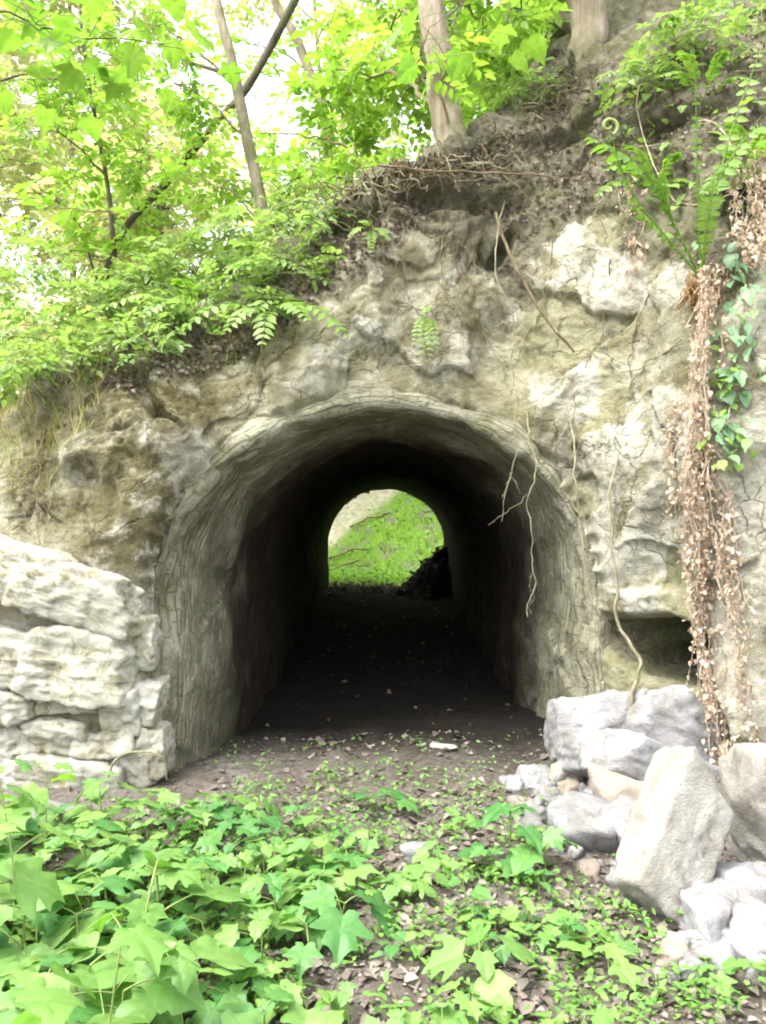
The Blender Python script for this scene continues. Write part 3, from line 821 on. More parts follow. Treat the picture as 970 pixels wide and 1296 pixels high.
# ------------------------------------------------------------------ leaves as shapes
def leaf_shape(half, fold=0.25, droop=0.35, ripple=0.03, seed=0, jit=0.02, veins=((0, 1.0),)):
    r = np.random.default_rng(seed)
    h = np.array(half, float)
    h[1:-1] += r.normal(0, jit, (len(h) - 2, 2))
    out = np.concatenate([h, (h[1:-1] * np.array([-1, 1]))[::-1] + r.normal(0, jit * .6, (len(h) - 2, 2))])
    m = len(out); K = 5                                             # curved edge between the points, lobes stay pointed
    Q_ = np.concatenate([out[-1:], out, out[:2]])
    dense = []
    for i in range(m):
        a_, b_, c_, d_ = Q_[i], Q_[i + 1], Q_[i + 2], Q_[i + 3]
        for k in range(K):
            f_ = k / K
            cr = .5 * (2 * b_ + (c_ - a_) * f_ + (2 * a_ - 5 * b_ + 4 * c_ - d_) * f_ ** 2 + (3 * b_ - a_ - 3 * c_ + d_) * f_ ** 3)
            p = cr * .7 + (b_ + (c_ - b_) * f_) * .3
            dense.append(p)
    out = np.array(dense)
    n = len(out)
    ctr = np.array([0.0, 0.36])
    e_ = out - ctr
    out = ctr + e_ * (1 + .018 * np.where(np.arange(n) % 2, 1, -1))[:, None]    # small teeth
    fr = (.3, .58, .82, 1.0)
    P2 = np.concatenate([[ctr]] + [ctr + (out - ctr) * f_ for f_ in fr])
    x_, y_ = P2.T
    rad = np.hypot(x_, y_ - 0.36); ang = np.arctan2(x_, y_ - 0.36)
    vd = np.full(len(P2), 9.0)
    for a_, ln in veins:
        for sg in (-1, 1):
            dv = np.array([math.sin(a_) * sg, math.cos(a_)])
            t_ = np.clip(P2 @ dv, 0, ln)
            vd = np.minimum(vd, np.linalg.norm(P2 - t_[:, None] * dv, axis=1))
    z_ = fold * np.abs(x_) * 0.5 - droop * (x_ ** 2 * 0.8 + np.maximum(y_ - 0.3, 0) ** 2) + 0.16 * np.minimum(vd, .16) + ripple * np.sin(ang * 6 + seed) * rad ** 2 * 1.5
    Vs = np.stack([x_, y_, z_], -1)
    Fs = []
    for i in range(n):
        j = (i + 1) % n
        Fs.append((0, 1 + i, 1 + j))
        for q_ in range(3):
            a_, b_ = 1 + q_ * n, 1 + (q_ + 1) * n
            Fs += [(a_ + i, b_ + i, b_ + j), (a_ + i, b_ + j, a_ + j)]
    return Vs, np.array(Fs), np.clip(1 - vd / .055, 0, 1)


MAPLE = [(0, 0), (.14, -.09), (.33, -.10), (.29, .02), (.42, .10), (.62, .30), (.66, .46), (.47, .42), (.30, .42), (.34, .56), (.40, .72), (.25, .74), (.13, .86), (0, 1.06)]
BROAD = [(0, 0), (.12, -.06), (.29, -.03), (.41, .12), (.40, .20), (.46, .34), (.38, .42), (.39, .54), (.27, .62), (.22, .76), (.11, .84), (0, 1.0)]
LOBE3 = [(0, 0), (.15, -.06), (.30, 0), (.44, .16), (.60, .38), (.42, .42), (.30, .46), (.33, .62), (.22, .80), (0, 1.0)]
OVAL = [(0, 0), (.16, .05), (.27, .2), (.29, .4), (.22, .62), (.11, .82), (0, 1.0)]
LM = {}
for nm, hf in (('maple', MAPLE), ('broad', BROAD), ('lobe', LOBE3), ('oval', OVAL)):
    for k in range(3):
        LM[nm, k] = leaf_shape(hf, fold=(0.30, 0.15, 0.42)[k], droop=(0.30, 0.5, 0.18)[k], seed=k * 7 + len(nm), veins=((0, 1.0), (.62, .72), (1.15, .6)) if nm != 'oval' else ((0, 1.0),))
SMALL = (np.array([(0, 0, 0), (.26, .32, .05), (.20, .68, .03), (0, 1., -.12), (-.20, .68, .03), (-.26, .32, .05), (0, .5, -.03)]),
         np.array([(0, 1, 6), (1, 2, 6), (2, 3, 6), (3, 4, 6), (4, 5, 6), (5, 0, 6)]))
TINY = (np.array([(0, 0, 0), (.30, .45, .06), (0, 1., -.08), (-.30, .45, .06)]), np.array([(0, 1, 2), (0, 2, 3)]))
_LMESH = {}


def leaf_mesh(kind, k, mname):
    key = (kind, k, mname)
    if key not in _LMESH:
        _LMESH[key] = mesh('leaf', *LM[kind, k][:2], M[mname], attrs={'vein': LM[kind, k][2]})
    return _LMESH[key]


# ------------------------------------------------------------------ seedlings
def plant_plan(r, h, size, pairs, spread=1.0):
    """stem tubes and a list of leaf placements (location, rotation, size)"""
    acc = Acc()
    lean = r.normal(0, 0.10, 2) * h
    stem = smooth_path([(0, 0, -0.03), (lean[0] * .3, lean[1] * .3, h * .5), (lean[0], lean[1], h)], 8)
    acc.add(*tube(stem, 0.0045, 0.0022, 5))
    leaves = []
    az = r.uniform(0, 6.28)
    for i in range(pairs):
        t = 1.0 - 0.72 * i / max(pairs, 1) - (0.05 * r.random() if i else 0)
        p0 = np.array([np.interp(t * h, stem[:, 2], stem[:, c_]) for c_ in range(3)])
        az += math.pi / 2 + r.normal(0, 0.2)
        for sgn in (0, math.pi):
            if r.random() < 0.08: continue
            a_ = az + sgn + r.normal(0, 0.25)
            pl = size * spread * r.uniform(0.45, 0.8) * (0.55 + 0.35 * i)
            dirv = np.array([-math.sin(a_), math.cos(a_), 0])
            p1 = p0 + dirv * pl + np.array([0, 0, pl * r.uniform(0.25, 0.6)])
            acc.add(*tube(smooth_path([p0, (p0 + p1) / 2 + np.array([0, 0, pl * .06]), p1], 5), 0.0020, 0.0014, 4))
            sz = size * r.uniform(0.75, 1.15) * (0.72 if i == 0 else 1.0)
            leaves.append((p1, (r.normal(-0.28, 0.22), r.normal(0, 0.24), a_), sz))
    if r.random() < 0.7:                                            # young top leaves
        for a_ in (az + 1.57, az - 1.57):
            leaves.append((stem[-1], (r.uniform(0.1, 0.5), 0, a_), size * 0.5))
    return acc.get(), leaves


def put_plant(plan, stem_me, loc, rotz, sc, kinds, mname, label, group, name='seedling'):
    e = empty(name, loc, label, 'plant', group)
    e.rotation_euler = (0, 0, rotz); e.scale = (sc,) * 3
    link('stem', stem_me, e)
    for p, rt, sz in plan[1]:
        link('leaf', leaf_mesh(kinds[rng.integers(len(kinds))], int(rng.integers(3)), mname), e, p, Euler(rt, 'XYZ'), sz)
    return e


PLANS = []
for i in range(10):
    r_ = np.random.default_rng(900 + i)
    pl = plant_plan(r_, r_.uniform(0.10, 0.20), r_.uniform(0.115, 0.15), int(r_.integers(2, 4)))
    PLANS.append((pl, mesh('stem', *pl[0], M['stem'])))


def inpoly(px, py, poly):
    px, py = np.asarray(px, float), np.asarray(py, float)
    c_ = np.zeros(px.shape, bool); n = len(poly)
    for i in range(n):
        x1, y1 = poly[i]; x2, y2 = poly[(i + 1) % n]
        if y1 == y2: continue
        c_ ^= ((y1 > py) != (y2 > py)) & (px < (x2 - x1) * (py - y1) / (y2 - y1) + x1)
    return c_


POLY = [(-90, 1040), (200, 1040), (300, 1030), (350, 1032), (430, 1075), (395, 1190), (400, 1330), (330, 1560), (-160, 1560)]
taken = []
r_ = np.random.default_rng(77)
tries = 0
while len(taken) < 128 and tries < 6000:
    tries += 1
    Yd = r_.uniform(1.75, 4.1); px = r_.uniform(-120, 440)
    py = HOR + CAMZ * FPX / Yd
    if not inpoly(px, py, POLY): continue
    xw = (px - CX) / FPX * Yd
    if any((xw - a_) ** 2 + (Yd - b_) ** 2 < 0.13 ** 2 for a_, b_ in taken): continue
    taken.append((xw, Yd))
    k = int(r_.integers(10))
    left = px < 230
    if Yd > 3.3: lab, grp = 'leafy seedling in the far strip of the dense patch, under the white wall', 'seedlings under the white wall'
    elif px > 300: lab, grp = 'leafy seedling on the ragged margin where the dense patch meets bare litter', 'seedlings on the margin of the dense patch'
    elif Yd < 2.35: lab, grp = 'leafy seedling at the near bottom of the dense patch', 'seedlings at the bottom of the dense patch'
    else: lab, grp = 'leafy seedling in the thick middle of the dense patch', 'seedlings in the middle of the dense patch'
    put_plant(PLANS[k][0], PLANS[k][1], (xw, Yd, gz(xw, Yd)), r_.uniform(0, 6.28), r_.uniform(0.8, 1.25) * ((1.4 if Yd < 2.9 else (1.05 if Yd < 3.5 else .8)) if left else (0.85 if Yd < 3.4 else .65)),
              ('broad', 'broad', 'maple', 'broad', 'lobe') if left else ('maple', 'broad', 'maple'), 'leaf_seed' if r_.random() < (0.85 if left else 0.6) else 'leaf_seed_dark', lab, grp)

SPARSE = [  # px, py of the foot, size, dark, label
    (490, 1028, 0.9, 1, 'single small dark seedling at the shaded tunnel threshold'),
    (645, 1092, 1.25, 1, 'dark green seedling clump beside the white rubble, taller of the two'),
    (690, 1100, 1.1, 1, 'dark green seedling touching the white rubble block'),
    (625, 1105, 0.9, 1, 'small dark seedling just before the rubble clump'),
    (610, 1262, 1.45, 0, 'tall bright yellow green seedling standing alone mid foreground'),
    (440, 1120, 1.0, 1, 'seedling on the bare litter, next to the lone white stone'),
    (430, 1190, 1.25, 1, 'spreading dark seedling where the dense patch ends'),
    (520, 1135, 0.8, 0, 'low seedling just before the lone white stone'),
    (560, 1110, 0.7, 0, 'low pale seedling behind the tall bright seedling'),
    (770, 1235, 1.0, 0, 'fresh green seedling under the leaning slab tip'),
    (730, 1180, 0.8, 0, 'small seedling on litter before the leaning slab'),
    (690, 1200, 0.75, 0, 'small seedling right behind the bottom row of seedlings'),
]
for px, py, sc, dk, lab in SPARSE:
    Yd = CAMZ * FPX / (py - HOR); xw = (px - CX) / FPX * Yd
    k = int(r_.integers(10))
    put_plant(PLANS[k][0], PLANS[k][1], (xw, Yd, gz(xw, Yd)), r_.uniform(0, 6.28), sc * (.92 if dk else .68), ('maple', 'lobe', 'maple'), 'leaf_seed_dark' if dk else 'leaf_seed', lab, 'scattered seedlings on the litter')
for i in range(26):
    px, py = r_.uniform(400, 800), r_.uniform(1040, 1230)
    if px > 690 and py < 1130 + (px - 690): continue
    Yd = CAMZ * FPX / (py - HOR); xw = (px - CX) / FPX * Yd
    k = int(r_.integers(10))
    put_plant(PLANS[k][0], PLANS[k][1], (xw, Yd, gz(xw, Yd)), r_.uniform(0, 6.28), r_.uniform(.35, .65), ('maple', 'lobe', 'broad'), 'leaf_seed' if r_.random() < .6 else 'leaf_seed_dark',
              'tiny seedling scattered over the bare litter before the tunnel', 'tiny seedlings on the litter')
for px in np.linspace(430, 990, 14):
    py = r_.uniform(1290, 1420) if r_.random() < .7 else r_.uniform(1230, 1290)
    px = px + r_.uniform(-20, 20)
    Yd = CAMZ * FPX / (py - HOR); xw = (px - CX) / FPX * Yd
    k = int(r_.integers(10))
    put_plant(PLANS[k][0], PLANS[k][1], (xw, Yd, gz(xw, Yd)), r_.uniform(0, 6.28), r_.uniform(.45, .75), ('maple', 'lobe', 'maple'), 'leaf_seed',
              'seedling in the loose row along the bottom edge of the litter', 'seedlings along the bottom edge')
# big leaves close to the camera in the corner
for i, (px, py, Yd, h, size, lab) in enumerate([
        (30, 1200, 1.55, 0.62, 0.20, 'largest light green lobed plant filling the bottom corner'),
        (130, 1160, 1.95, 0.50, 0.17, 'big lobed light green plant beside the largest corner plant'),
        (25, 1020, 2.9, 0.62, 0.15, 'tall light green plant standing before the stone wall'),
        (-30, 1090, 2.3, 0.60, 0.17, 'tall light plant cut by the picture edge below the stone wall'),
        (240, 1215, 2.1, 0.36, 0.14, 'lobed plant with upright leaves inside the dense patch'),
        (60, 1000, 3.6, 0.36, 0.13, 'upright leafy plant against the foot of the white wall'),
        (130, 1010, 3.75, 0.28, 0.12, 'leafy plant beside the hooped root at the wall end'),
        (-20, 1000, 3.4, 0.45, 0.14, 'bushy leafy plant before the wall at the picture edge'),
        (215, 1020, 3.7, 0.22, 0.12, 'leafy plant at the foot of the tunnel corner'),
        (60, 1290, 1.75, 0.45, 0.19, 'broad light green plant cut by the bottom edge of the picture')]):
    rp = np.random.default_rng(40 + i)
    pl = plant_plan(rp, h, size, 3)
    xw = (px - CX) / FPX * Yd
    put_plant(pl, mesh('stem', *pl[0], M['stem']), (xw, Yd, gz(xw, Yd)), rp.uniform(0, 6), 1.0, ('maple', 'lobe', 'maple'), 'leaf_seed', lab, None, 'lobed_leaf_plant')

# ------------------------------------------------------------------ litter, ground cover, grass
def scatter_ground(n, fn, r):
    P = []
    while len(P) < n:
        m = 4 * n
        Yd = r.uniform(1.6, 5.6, m); px = r.uniform(-60, 1030, m)
        xw = (px - CX) / FPX * Yd
        keep = r.random(m) < fn(px, HOR + CAMZ * FPX / Yd, xw, Yd)
        P += list(np.stack([xw, Yd], 1)[keep])
    P = np.array(P[:n])
    return np.column_stack([P, ground_z(P[:, 0:1], P[:, 1:2])[:, 0]])


r = np.random.default_rng(11)
P = scatter_ground(9000, lambda px, py, xw, Yd: np.where(Yd > 4.3 + .3 * xw, .35, 1.0), r)
dead = (SMALL[0] * np.array([1.5, 1, 1]) + np.array([0, 0, 1]) * (np.abs(SMALL[0][:, :1]) ** 1.5 * 1.2), SMALL[1])
Vv, Ff = instance(dead[0], dead[1], P + np.array([0, 0, .008]), rot_mats(r.uniform(0, 6.28, len(P)), r.normal(0, .22, len(P)), r.normal(0, .3, len(P))), .014 + .048 * r.random(len(P)) ** 2.2)
o = tag(link('leaf_litter', mesh('leaf_litter', Vv, Ff, M['litter'])), kind='stuff')
# litter deep in the tunnel
m = 120
P = np.column_stack([r.uniform(-.9, 1.0, m), r.uniform(5.2, 14.5, m)]); P = np.column_stack([P, ground_z(P[:, :1], P[:, 1:2])[:, 0] + .01])
Vv, Ff = instance(dead[0], dead[1], P, rot_mats(r.uniform(0, 6.28, m), r.normal(0, .3, m), r.normal(0, .4, m)), r.uniform(.03, .07, m))
tag(link('leaf_litter', mesh('leaf_litter', Vv, Ff, M['litter_damp'])), kind='stuff')
P, Fs = rock_shape((0.085, 0.03, 0.012), 77, level=3, chips=5)
p = at(560, 946, 5.1); p[2] = gz(p[0], p[1]) + .012
tag(link('wood_chip', mesh('wood_chip', P, Fs, M['white_stone']), loc=p, rot=(0, 0, -.3)), 'pale flat chip lying on the dark tunnel floor', 'chip')

COVER = [(560, 1060, 120), (470, 1170, 90), (580, 1200, 120), (800, 1260, 120), (500, 1100, 100), (620, 1130, 110), (760, 1180, 90), (450, 1240, 60), (690, 1270, 200), (880, 1260, 110), (440, 1010, 70), (340, 1020, 60), (940, 1240, 60)]


def cover_density(px, py, xw, Yd):
    d = np.zeros_like(px)
    for a_, b_, w_ in COVER: d = np.maximum(d, np.exp(-((px - a_) / w_) ** 2 - ((py - b_) / (w_ * .6)) ** 2))
    return np.where((px < 420) & (py > 1050), .8, d * .55) * (fbm(np.stack([xw * 3, Yd * 3, xw * 0], -1), 2, 3) > -0.1)


P = scatter_ground(9500, cover_density, r)
n = len(P)
Vv, Ff = instance(*SMALL, P + np.column_stack([np.zeros((n, 2)), r.uniform(.005, .07, n)]), rot_mats(r.uniform(0, 6.28, n), r.normal(0, .4, n), r.normal(0, .3, n)), r.uniform(.015, .042, n))
tag(link('ground_cover', mesh('ground_cover', Vv, Ff, M['leaf_cover'])), 'tiny green herbs spread over the litter', 'herbs', kind='stuff')

BLADE = (np.array([(-.03, 0, 0), (.03, 0, 0), (-.022, .12, .45), (.022, .12, .45), (-.012, .32, .78), (.012, .32, .78), (0, .62, .95)]),
         np.array([(0, 1, 3), (0, 3, 2), (2, 3, 5), (2, 5, 4), (4, 5, 6)]))
# meadow behind the far mouth
m = 15000
P = np.column_stack([r.uniform(-4.5, 4.5, m), 15.7 + 9.5 * r.random(m) ** 1.1])
keep = r.random(m) < sst(21.0, 19.8, P[:, 1] - 1.25 * (P[:, 0] + .5) + 1.2 * fbm(np.column_stack([P * .25, P[:, 0] * 0]), 4, 5))
P = P[keep]; n = len(P)
P = np.column_stack([P, ground_z(P[:, :1], P[:, 1:2])[:, 0]])
Vv, Ff = instance(*BLADE, P, rot_mats(r.uniform(0, 6.28, n), r.normal(.2, .45, n), r.normal(0, .4, n)), r.uniform(.10, .30, n))
tag(link('grass', mesh('grass', Vv, Ff, M['grass'])), 'bright green grass seen through the far tunnel mouth', 'grass', kind='stuff')
k = r.choice(len(P), 2600)
Vv, Ff = instance(*SMALL, P[k] + np.column_stack([r.normal(0, .1, (2600, 2)), r.uniform(.02, .22, 2600)]), rot_mats(r.uniform(0, 6.28, 2600), r.normal(0, .5, 2600), r.normal(0, .4, 2600)), r.uniform(.05, .16, 2600))
tag(link('weeds', mesh('weeds', Vv, Ff, M['leaf_cover'])), 'broad leaved weeds in the grass beyond the tunnel', 'weeds', kind='stuff')
m = 700
Pd = np.column_stack([r.uniform(-1.2, 1.3, m), r.normal(15.2, .7, m)]); Pd = np.column_stack([Pd, ground_z(Pd[:, :1], Pd[:, 1:2])[:, 0] + .02])
Vv, Ff = instance(dead[0], dead[1], Pd, rot_mats(r.uniform(0, 6.28, m), r.normal(0, .5, m), r.normal(0, .5, m)), r.uniform(.04, .13, m))
tag(link('debris', mesh('debris', Vv, Ff, M['litter'])), 'leaf debris on the sill of the far tunnel mouth', 'debris', kind='stuff')
for i, (px, py, Yd, ax) in enumerate([(430, 690, 19.0, .5), (445, 686, 19.4, -.3), (470, 655, 20.5, .2)]):
    p = at(px, py, Yd); p[2] = gz(p[0], p[1]) + .06
    d_ = np.array([.55, ax * .3, .10 * ax + .16])
    tag(link('fallen_stick', mesh('fallen_stick', *tube(wiggle(smooth_path([-d_, d_ * 0 + np.array([0, 0, .05]), d_], 10), .06, 3, i), .03, .015, 6), M['root_dark']), loc=p),
        ('dark stick on the pale litter beyond the tunnel, lowest of three', 'dark stick on the pale litter beyond the tunnel, middle of three', 'dark stick on the pale litter beyond the tunnel, highest of three')[i], 'stick', 'sticks beyond the tunnel')

# ------------------------------------------------------------------ trees and shrubs
def spray_template(n=9, leaf=SMALL, size=0.34, seed=0):
    r = np.random.default_rng(seed)
    acc = Acc()
    for i in range(n):
        t = (i + 1) / n
        side = 1 if i % 2 else -1
        ang = 0 if i == n - 1 else -side * r.uniform(0.7, 1.2)
        R = rot_mats(np.array([ang]), np.array([r.normal(-.15, .2)]), np.array([r.normal(0, .25)]))[0]
        acc.add((leaf[0] * size * r.uniform(.75, 1.15)) @ R.T + np.array([side * .02, t * 0.85, -0.16 * t * t]), leaf[1])
    return acc.get()


SPRAY = [spray_template(9, SMALL, 0.34, k) for k in range(3)]
SPRAY_T = [spray_template(9, TINY, 0.40, k + 5) for k in range(3)]


def clump_sprays(r, clumps, size, tmpl):
    acc = Acc()
    for (c_, rad, n) in clumps:
        u = r.normal(size=(n, 3)); u /= np.linalg.norm(u, axis=1)[:, None]
        rr_ = r.random(n) ** 0.45
        P = c_ + u * rr_[:, None] * np.array(rad)
        P += 0.25 * np.array(rad) * np.stack([fbm(P * 2.2, 2, 71), fbm(P * 2.2 + 9, 2, 72), fbm(P * 2.2 + 5, 2, 73)], -1)
        az = np.arctan2(-u[:, 0], u[:, 1]) + r.normal(0, .9, n)
        k = r.integers(len(tmpl), size=n)
        for j in range(len(tmpl)):
            m = k == j
            if m.any():
                acc.add(*instance(*tmpl[j], P[m], rot_mats(az[m], r.normal(-.15, .35, m.sum()), r.normal(0, .4, m.sum())), size * r.uniform(.7, 1.25, m.sum())))
    return acc.get()


def make_tree(name, label, cat, trunk, r0, r1, clumps, bark, leafm, size=0.30, tmpl=None, group=None, seed=0, sides=14, rough=.10, twig=.012, power=0.8, flare=0.0):
    """trunk: world points from the foot; clumps: (centre, radii, sprays)"""
    r = np.random.default_rng(seed)
    e = empty(name, trunk[0], label, cat, group)
    path = smooth_path(trunk, 40)
    path[1:-1] += wiggle(path * 0, r0 * .14, 5, seed)[1:-1]
    rad = r0 + (r1 - r0) * np.linspace(0, 1, 40) ** power
    rad = rad * (1 + flare * np.exp(-np.linspace(0, 1, 40) * 14))
    tk = part('trunk', *tube(path, rad, sides=sides, rough=rough, seed=seed), bark, e)
    for c_, ra, n in clumps:
        c_ = np.asarray(c_, float)
        dz = c_[2] - path[:, 2]
        k = int(np.argmin(np.linalg.norm(path + np.array([0, 0, .35]) - c_, axis=1)))
        k = min(max(k - 2, 2), 38)
        p0 = path[k]
        end = c_ + np.array([0, 0, .1]) * np.mean(ra)
        midp = (p0 + end) / 2 + np.array([0, 0, .12]) * np.linalg.norm(end - p0)
        ln = np.linalg.norm(end - p0)
        b0 = min(rad[k] * .6, max(twig, 0.012 * ln + twig * .5))
        acc = Acc()
        bp = wiggle(smooth_path([p0, midp, end], 16), .06 * ln, 4, seed + k)
        acc.add(*tube(bp, b0, .004, 6))
        for q in range(7):                                          # twigs inside the clump
            j = int(r.integers(7, 16))
            d_ = r.normal(size=3) * np.array(ra) * .8
            acc.add(*tube(wiggle(smooth_path([bp[j], bp[j] + d_ * .5 + np.array([0, 0, .05]), bp[j] + d_], 7), .05, 3, seed + q), b0 * .35 + .001, .0015, 4))
        Vb, Fb = acc.get()
        link('branch', mesh('branch', Vb - np.array(e.location), Fb, bark), tk)
    if clumps:
        tag(part('crown', *clump_sprays(r, clumps, size, tmpl or SPRAY), leafm, e), kind='stuff')
    return e


def C(px, py, Yd, rad, n):
    rad = (rad, rad, rad * .75) if np.isscalar(rad) else rad
    return (at(px, py, Yd), rad, n)


BP, BD = M['bark_pale'], M['bark_dark']
OAK = bank_at(762, 88, 5.8, 8.5)
make_tree('beech_tree', 'pale smooth trunk rooted at the rim above the tunnel arch', 'tree',
          [bank_at(578, 196, 5.3, 7) + np.array([0.04, .30, -.16]), bank_at(576, 192, 5.3, 7) + np.array([0.02, .24, .05]), at(563, 130, 6.2), at(556, 70, 6.1), at(546, -20, 6.15), at(530, -300, 6.3), at(520, -700, 6.5)], 0.14, 0.08,
          [C(480, 45, 7.0, .55, 75), C(620, 25, 6.9, .5, 70), C(530, 60, 5.7, .3, 14), C(430, 120, 7.4, .5, 50), C(505, 130, 7.6, .45, 50), C(560, -250, 6.5, 1.4, 160)], BP, M['leaf_tree'], seed=1, flare=.55, twig=.008)
make_tree('oak_tree', 'thick brown trunk leaning at the top of the bare soil slope', 'tree',
          [OAK + np.array([.05, .75, -.35]), OAK + np.array([0, .5, .1]), at(746, 20, OAK[1] + .45), at(730, -40, OAK[1] + .45), at(702, -160, OAK[1] + .5), at(665, -420, OAK[1] + .5)], 0.19, 0.12,
          [C(690, 40, 8.2, .45, 50), C(640, 70, 8.6, .5, 60), C(700, -220, 7.2, 1.3, 140)], BP, M['leaf_tree'], seed=2, flare=.5, twig=.01)
make_tree('birch_tree', 'slender pale trunk tilting against the sky beside the rim', 'tree',
          [at(338, 300, 6.6), at(326, 235, 6.6), at(310, 160, 6.55), at(292, 70, 6.5), at(272, -10, 6.5), at(240, -200, 6.5)], 0.055, 0.035,
          [C(170, 30, 6.2, .42, 36), C(215, 110, 6.4, .42, 38), C(100, 70, 6.6, .5, 36), C(260, 235, 6.7, .38, 45), C(395, 215, 6.6, .32, 45)], BP, M['leaf_tree'], seed=3, size=.26, twig=.006)
make_tree('leaning_tree', 'dark thin trunk slanting across the bright foliage', 'tree',
          [at(120, 400, 7.6), at(150, 300, 7.6), at(215, 225, 7.55), at(268, 160, 7.5), at(312, 108, 7.5), at(372, 0, 7.5), at(430, -120, 7.5)], 0.030, 0.040,
          [C(70, 250, 7.3, .5, 32), C(180, 190, 7.2, .45, 52), C(270, 150, 7.1, .30, 26), C(150, 300, 7.2, .5, 50), C(420, -150, 7.4, .9, 80)], BD, M['leaf_tree'], seed=4, size=.26, twig=.007)
make_tree('forked_tree', 'grey forked stem against the white patch of sky', 'tree',
          [at(428, 250, 8.2), at(415, 160, 8.2), at(392, 90, 8.2), at(372, 40, 8.2), at(345, -10, 8.2), at(330, -120, 8.2)], 0.06, 0.04,
          [C(440, 190, 8.2, .45, 50), C(365, 190, 8.2, .32, 34), C(430, 20, 8.4, .42, 45), C(300, 60, 8.2, .35, 22)], BP, M['leaf_tree'], seed=5, size=.26, twig=.006)
make_tree('sapling', 'thin dark sapling standing among the pale foliage', 'tree',
          [at(145, 330, 7.0), at(138, 250, 7.0), at(122, 160, 7.0), at(105, 60, 7.0), at(95, -60, 7)], 0.022, 0.012,
          [C(110, 130, 6.9, .4, 25), C(40, 160, 6.9, .4, 25), C(60, 40, 6.8, .45, 30)], BD, M['leaf_tree'], seed=6, size=.25, twig=.005)
make_tree('sapling', 'knotty dark stem behind the soil slope, left of the leaning trunk', 'tree',
          [at(690, 115, 8.5), at(660, 95, 8.5), at(620, 65, 8.5), at(580, 35, 8.5), at(540, -20, 8.5)], 0.05, 0.04,
          [C(600, 110, 9.0, .5, 60), C(660, 20, 9.0, .5, 60)], BD, M['leaf_tree'], seed=7, size=.27, twig=.006)

# pale trees on the hillside behind
far_spots = [(-40, 430, 16, 'tall pale tree at the picture edge on the hillside behind', -200, 90), (90, 420, 19, 'pale green tree on the hillside behind the leaning trunk', -120, 100),
             (215, 420, 15, 'pale green tree low behind the slender trunk', 150, 80), (392, 380, 21, 'bright tree far behind the forked stem', -60, 80), (605, 350, 19, 'bright green tree behind the pale smooth trunk', -150, 120),
             (690, 340, 18.5, 'bright green tree behind the soil slope', -180, 120), (330, 420, 27, 'far hillside tree under the white patch of sky', 170, 60)]
for i, (px, py, Yd, lab, top, n) in enumerate(far_spots):
    r = np.random.default_rng(60 + i)
    foot = at(px, py, Yd); foot[2] = gz(foot[0], foot[1]) - .2
    tp = at(px + r.uniform(-20, 20), top, Yd)
    tr = [foot, foot * .55 + tp * .45 + np.array([r.normal(0, .2), 0, 0]), tp]
    cl = []
    for k in range(9):
        yy_ = top + (460 - top) * (k + .5) / 9
        cl.append((at(px + r.normal(0, 55), yy_, Yd + r.normal(0, .8)), (1.1, 1.1, .8), n))
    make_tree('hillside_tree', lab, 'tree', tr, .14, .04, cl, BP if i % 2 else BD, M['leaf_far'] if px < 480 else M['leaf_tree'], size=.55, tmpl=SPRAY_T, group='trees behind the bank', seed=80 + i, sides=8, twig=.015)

# shrubs along the rim
SHRUBS = [
    ((60, 545), 5.4, [(20, 470, .33, 60), (70, 420, .36, 70), (-30, 540, .32, 50)], 'leafy shrub at the picture edge above the mossy rock'),
    ((150, 450), 5.9, [(120, 385, .36, 75), (190, 360, .34, 70), (40, 350, .38, 60)], 'bushy shrub on the rim above the mossy rock'),
    ((270, 425), 6.0, [(235, 330, .33, 65), (290, 300, .3, 60), (330, 350, .26, 45)], 'light green shrub on the rim right of the bushy one'),
    ((370, 350), 6.2, [(345, 285, .28, 45), (395, 250, .25, 35)], 'small shrub where the rim rises to the bare rock'),
]
for i, ((px, py), Yd, cl, lab) in enumerate(SHRUBS):
    foot = bank_at(px, py, 4.4, 7.5) + np.array([0, .05, -.05])
    make_tree('shrub', lab, 'shrub', [foot, foot + np.array([.02, .05, .2]), at(cl[0][0], cl[0][1], Yd)], .015, .006, [C(a_, b_, Yd + .1 * k, c_, n) for k, (a_, b_, c_, n) in enumerate(cl)],
              BD, M['leaf_shrub'], size=.20, seed=30 + i, sides=7, twig=.004, group='shrubs along the rim')

RIM = [((110, 455), [(90, 445), (140, 440), (165, 455)], 'leafy herb spilling over the rim at the mossy rock'),
       ((190, 425), [(170, 410), (215, 405), (200, 440)], 'leafy herb on the rim below the bushy shrub'),
       ((260, 405), [(240, 395), (285, 385), (265, 420)], 'leafy herb on the rim over the arch shoulder'),
       ((320, 375), [(300, 365), (345, 350), (330, 395)], 'leafy herb above the spray of compound leaves'),
       ((370, 330), [(355, 330), (390, 310), (375, 350)], 'leafy herb where the rim turns steep'),
       ((405, 290), [(395, 290), (418, 268)], 'leafy herb tucked beside the root mat'),
       ((60, 480), [(40, 480), (75, 470), (20, 500)], 'leafy herb in the dry grass at the rim')]
RIM += [((655, 140), [(645, 130), (675, 118)], 'leafy herb on the soil edge between the two trunks'),
        ((860, 70), [(845, 60), (880, 50), (900, 75)], 'leafy herb high on the soil slope above the fern'),
        ((940, 40), [(930, 30), (960, 50)], 'leafy herb at the upper picture edge on the soil'),
        ((800, 130), [(790, 120), (815, 110)], 'leafy herb beside the thick trunk foot')]
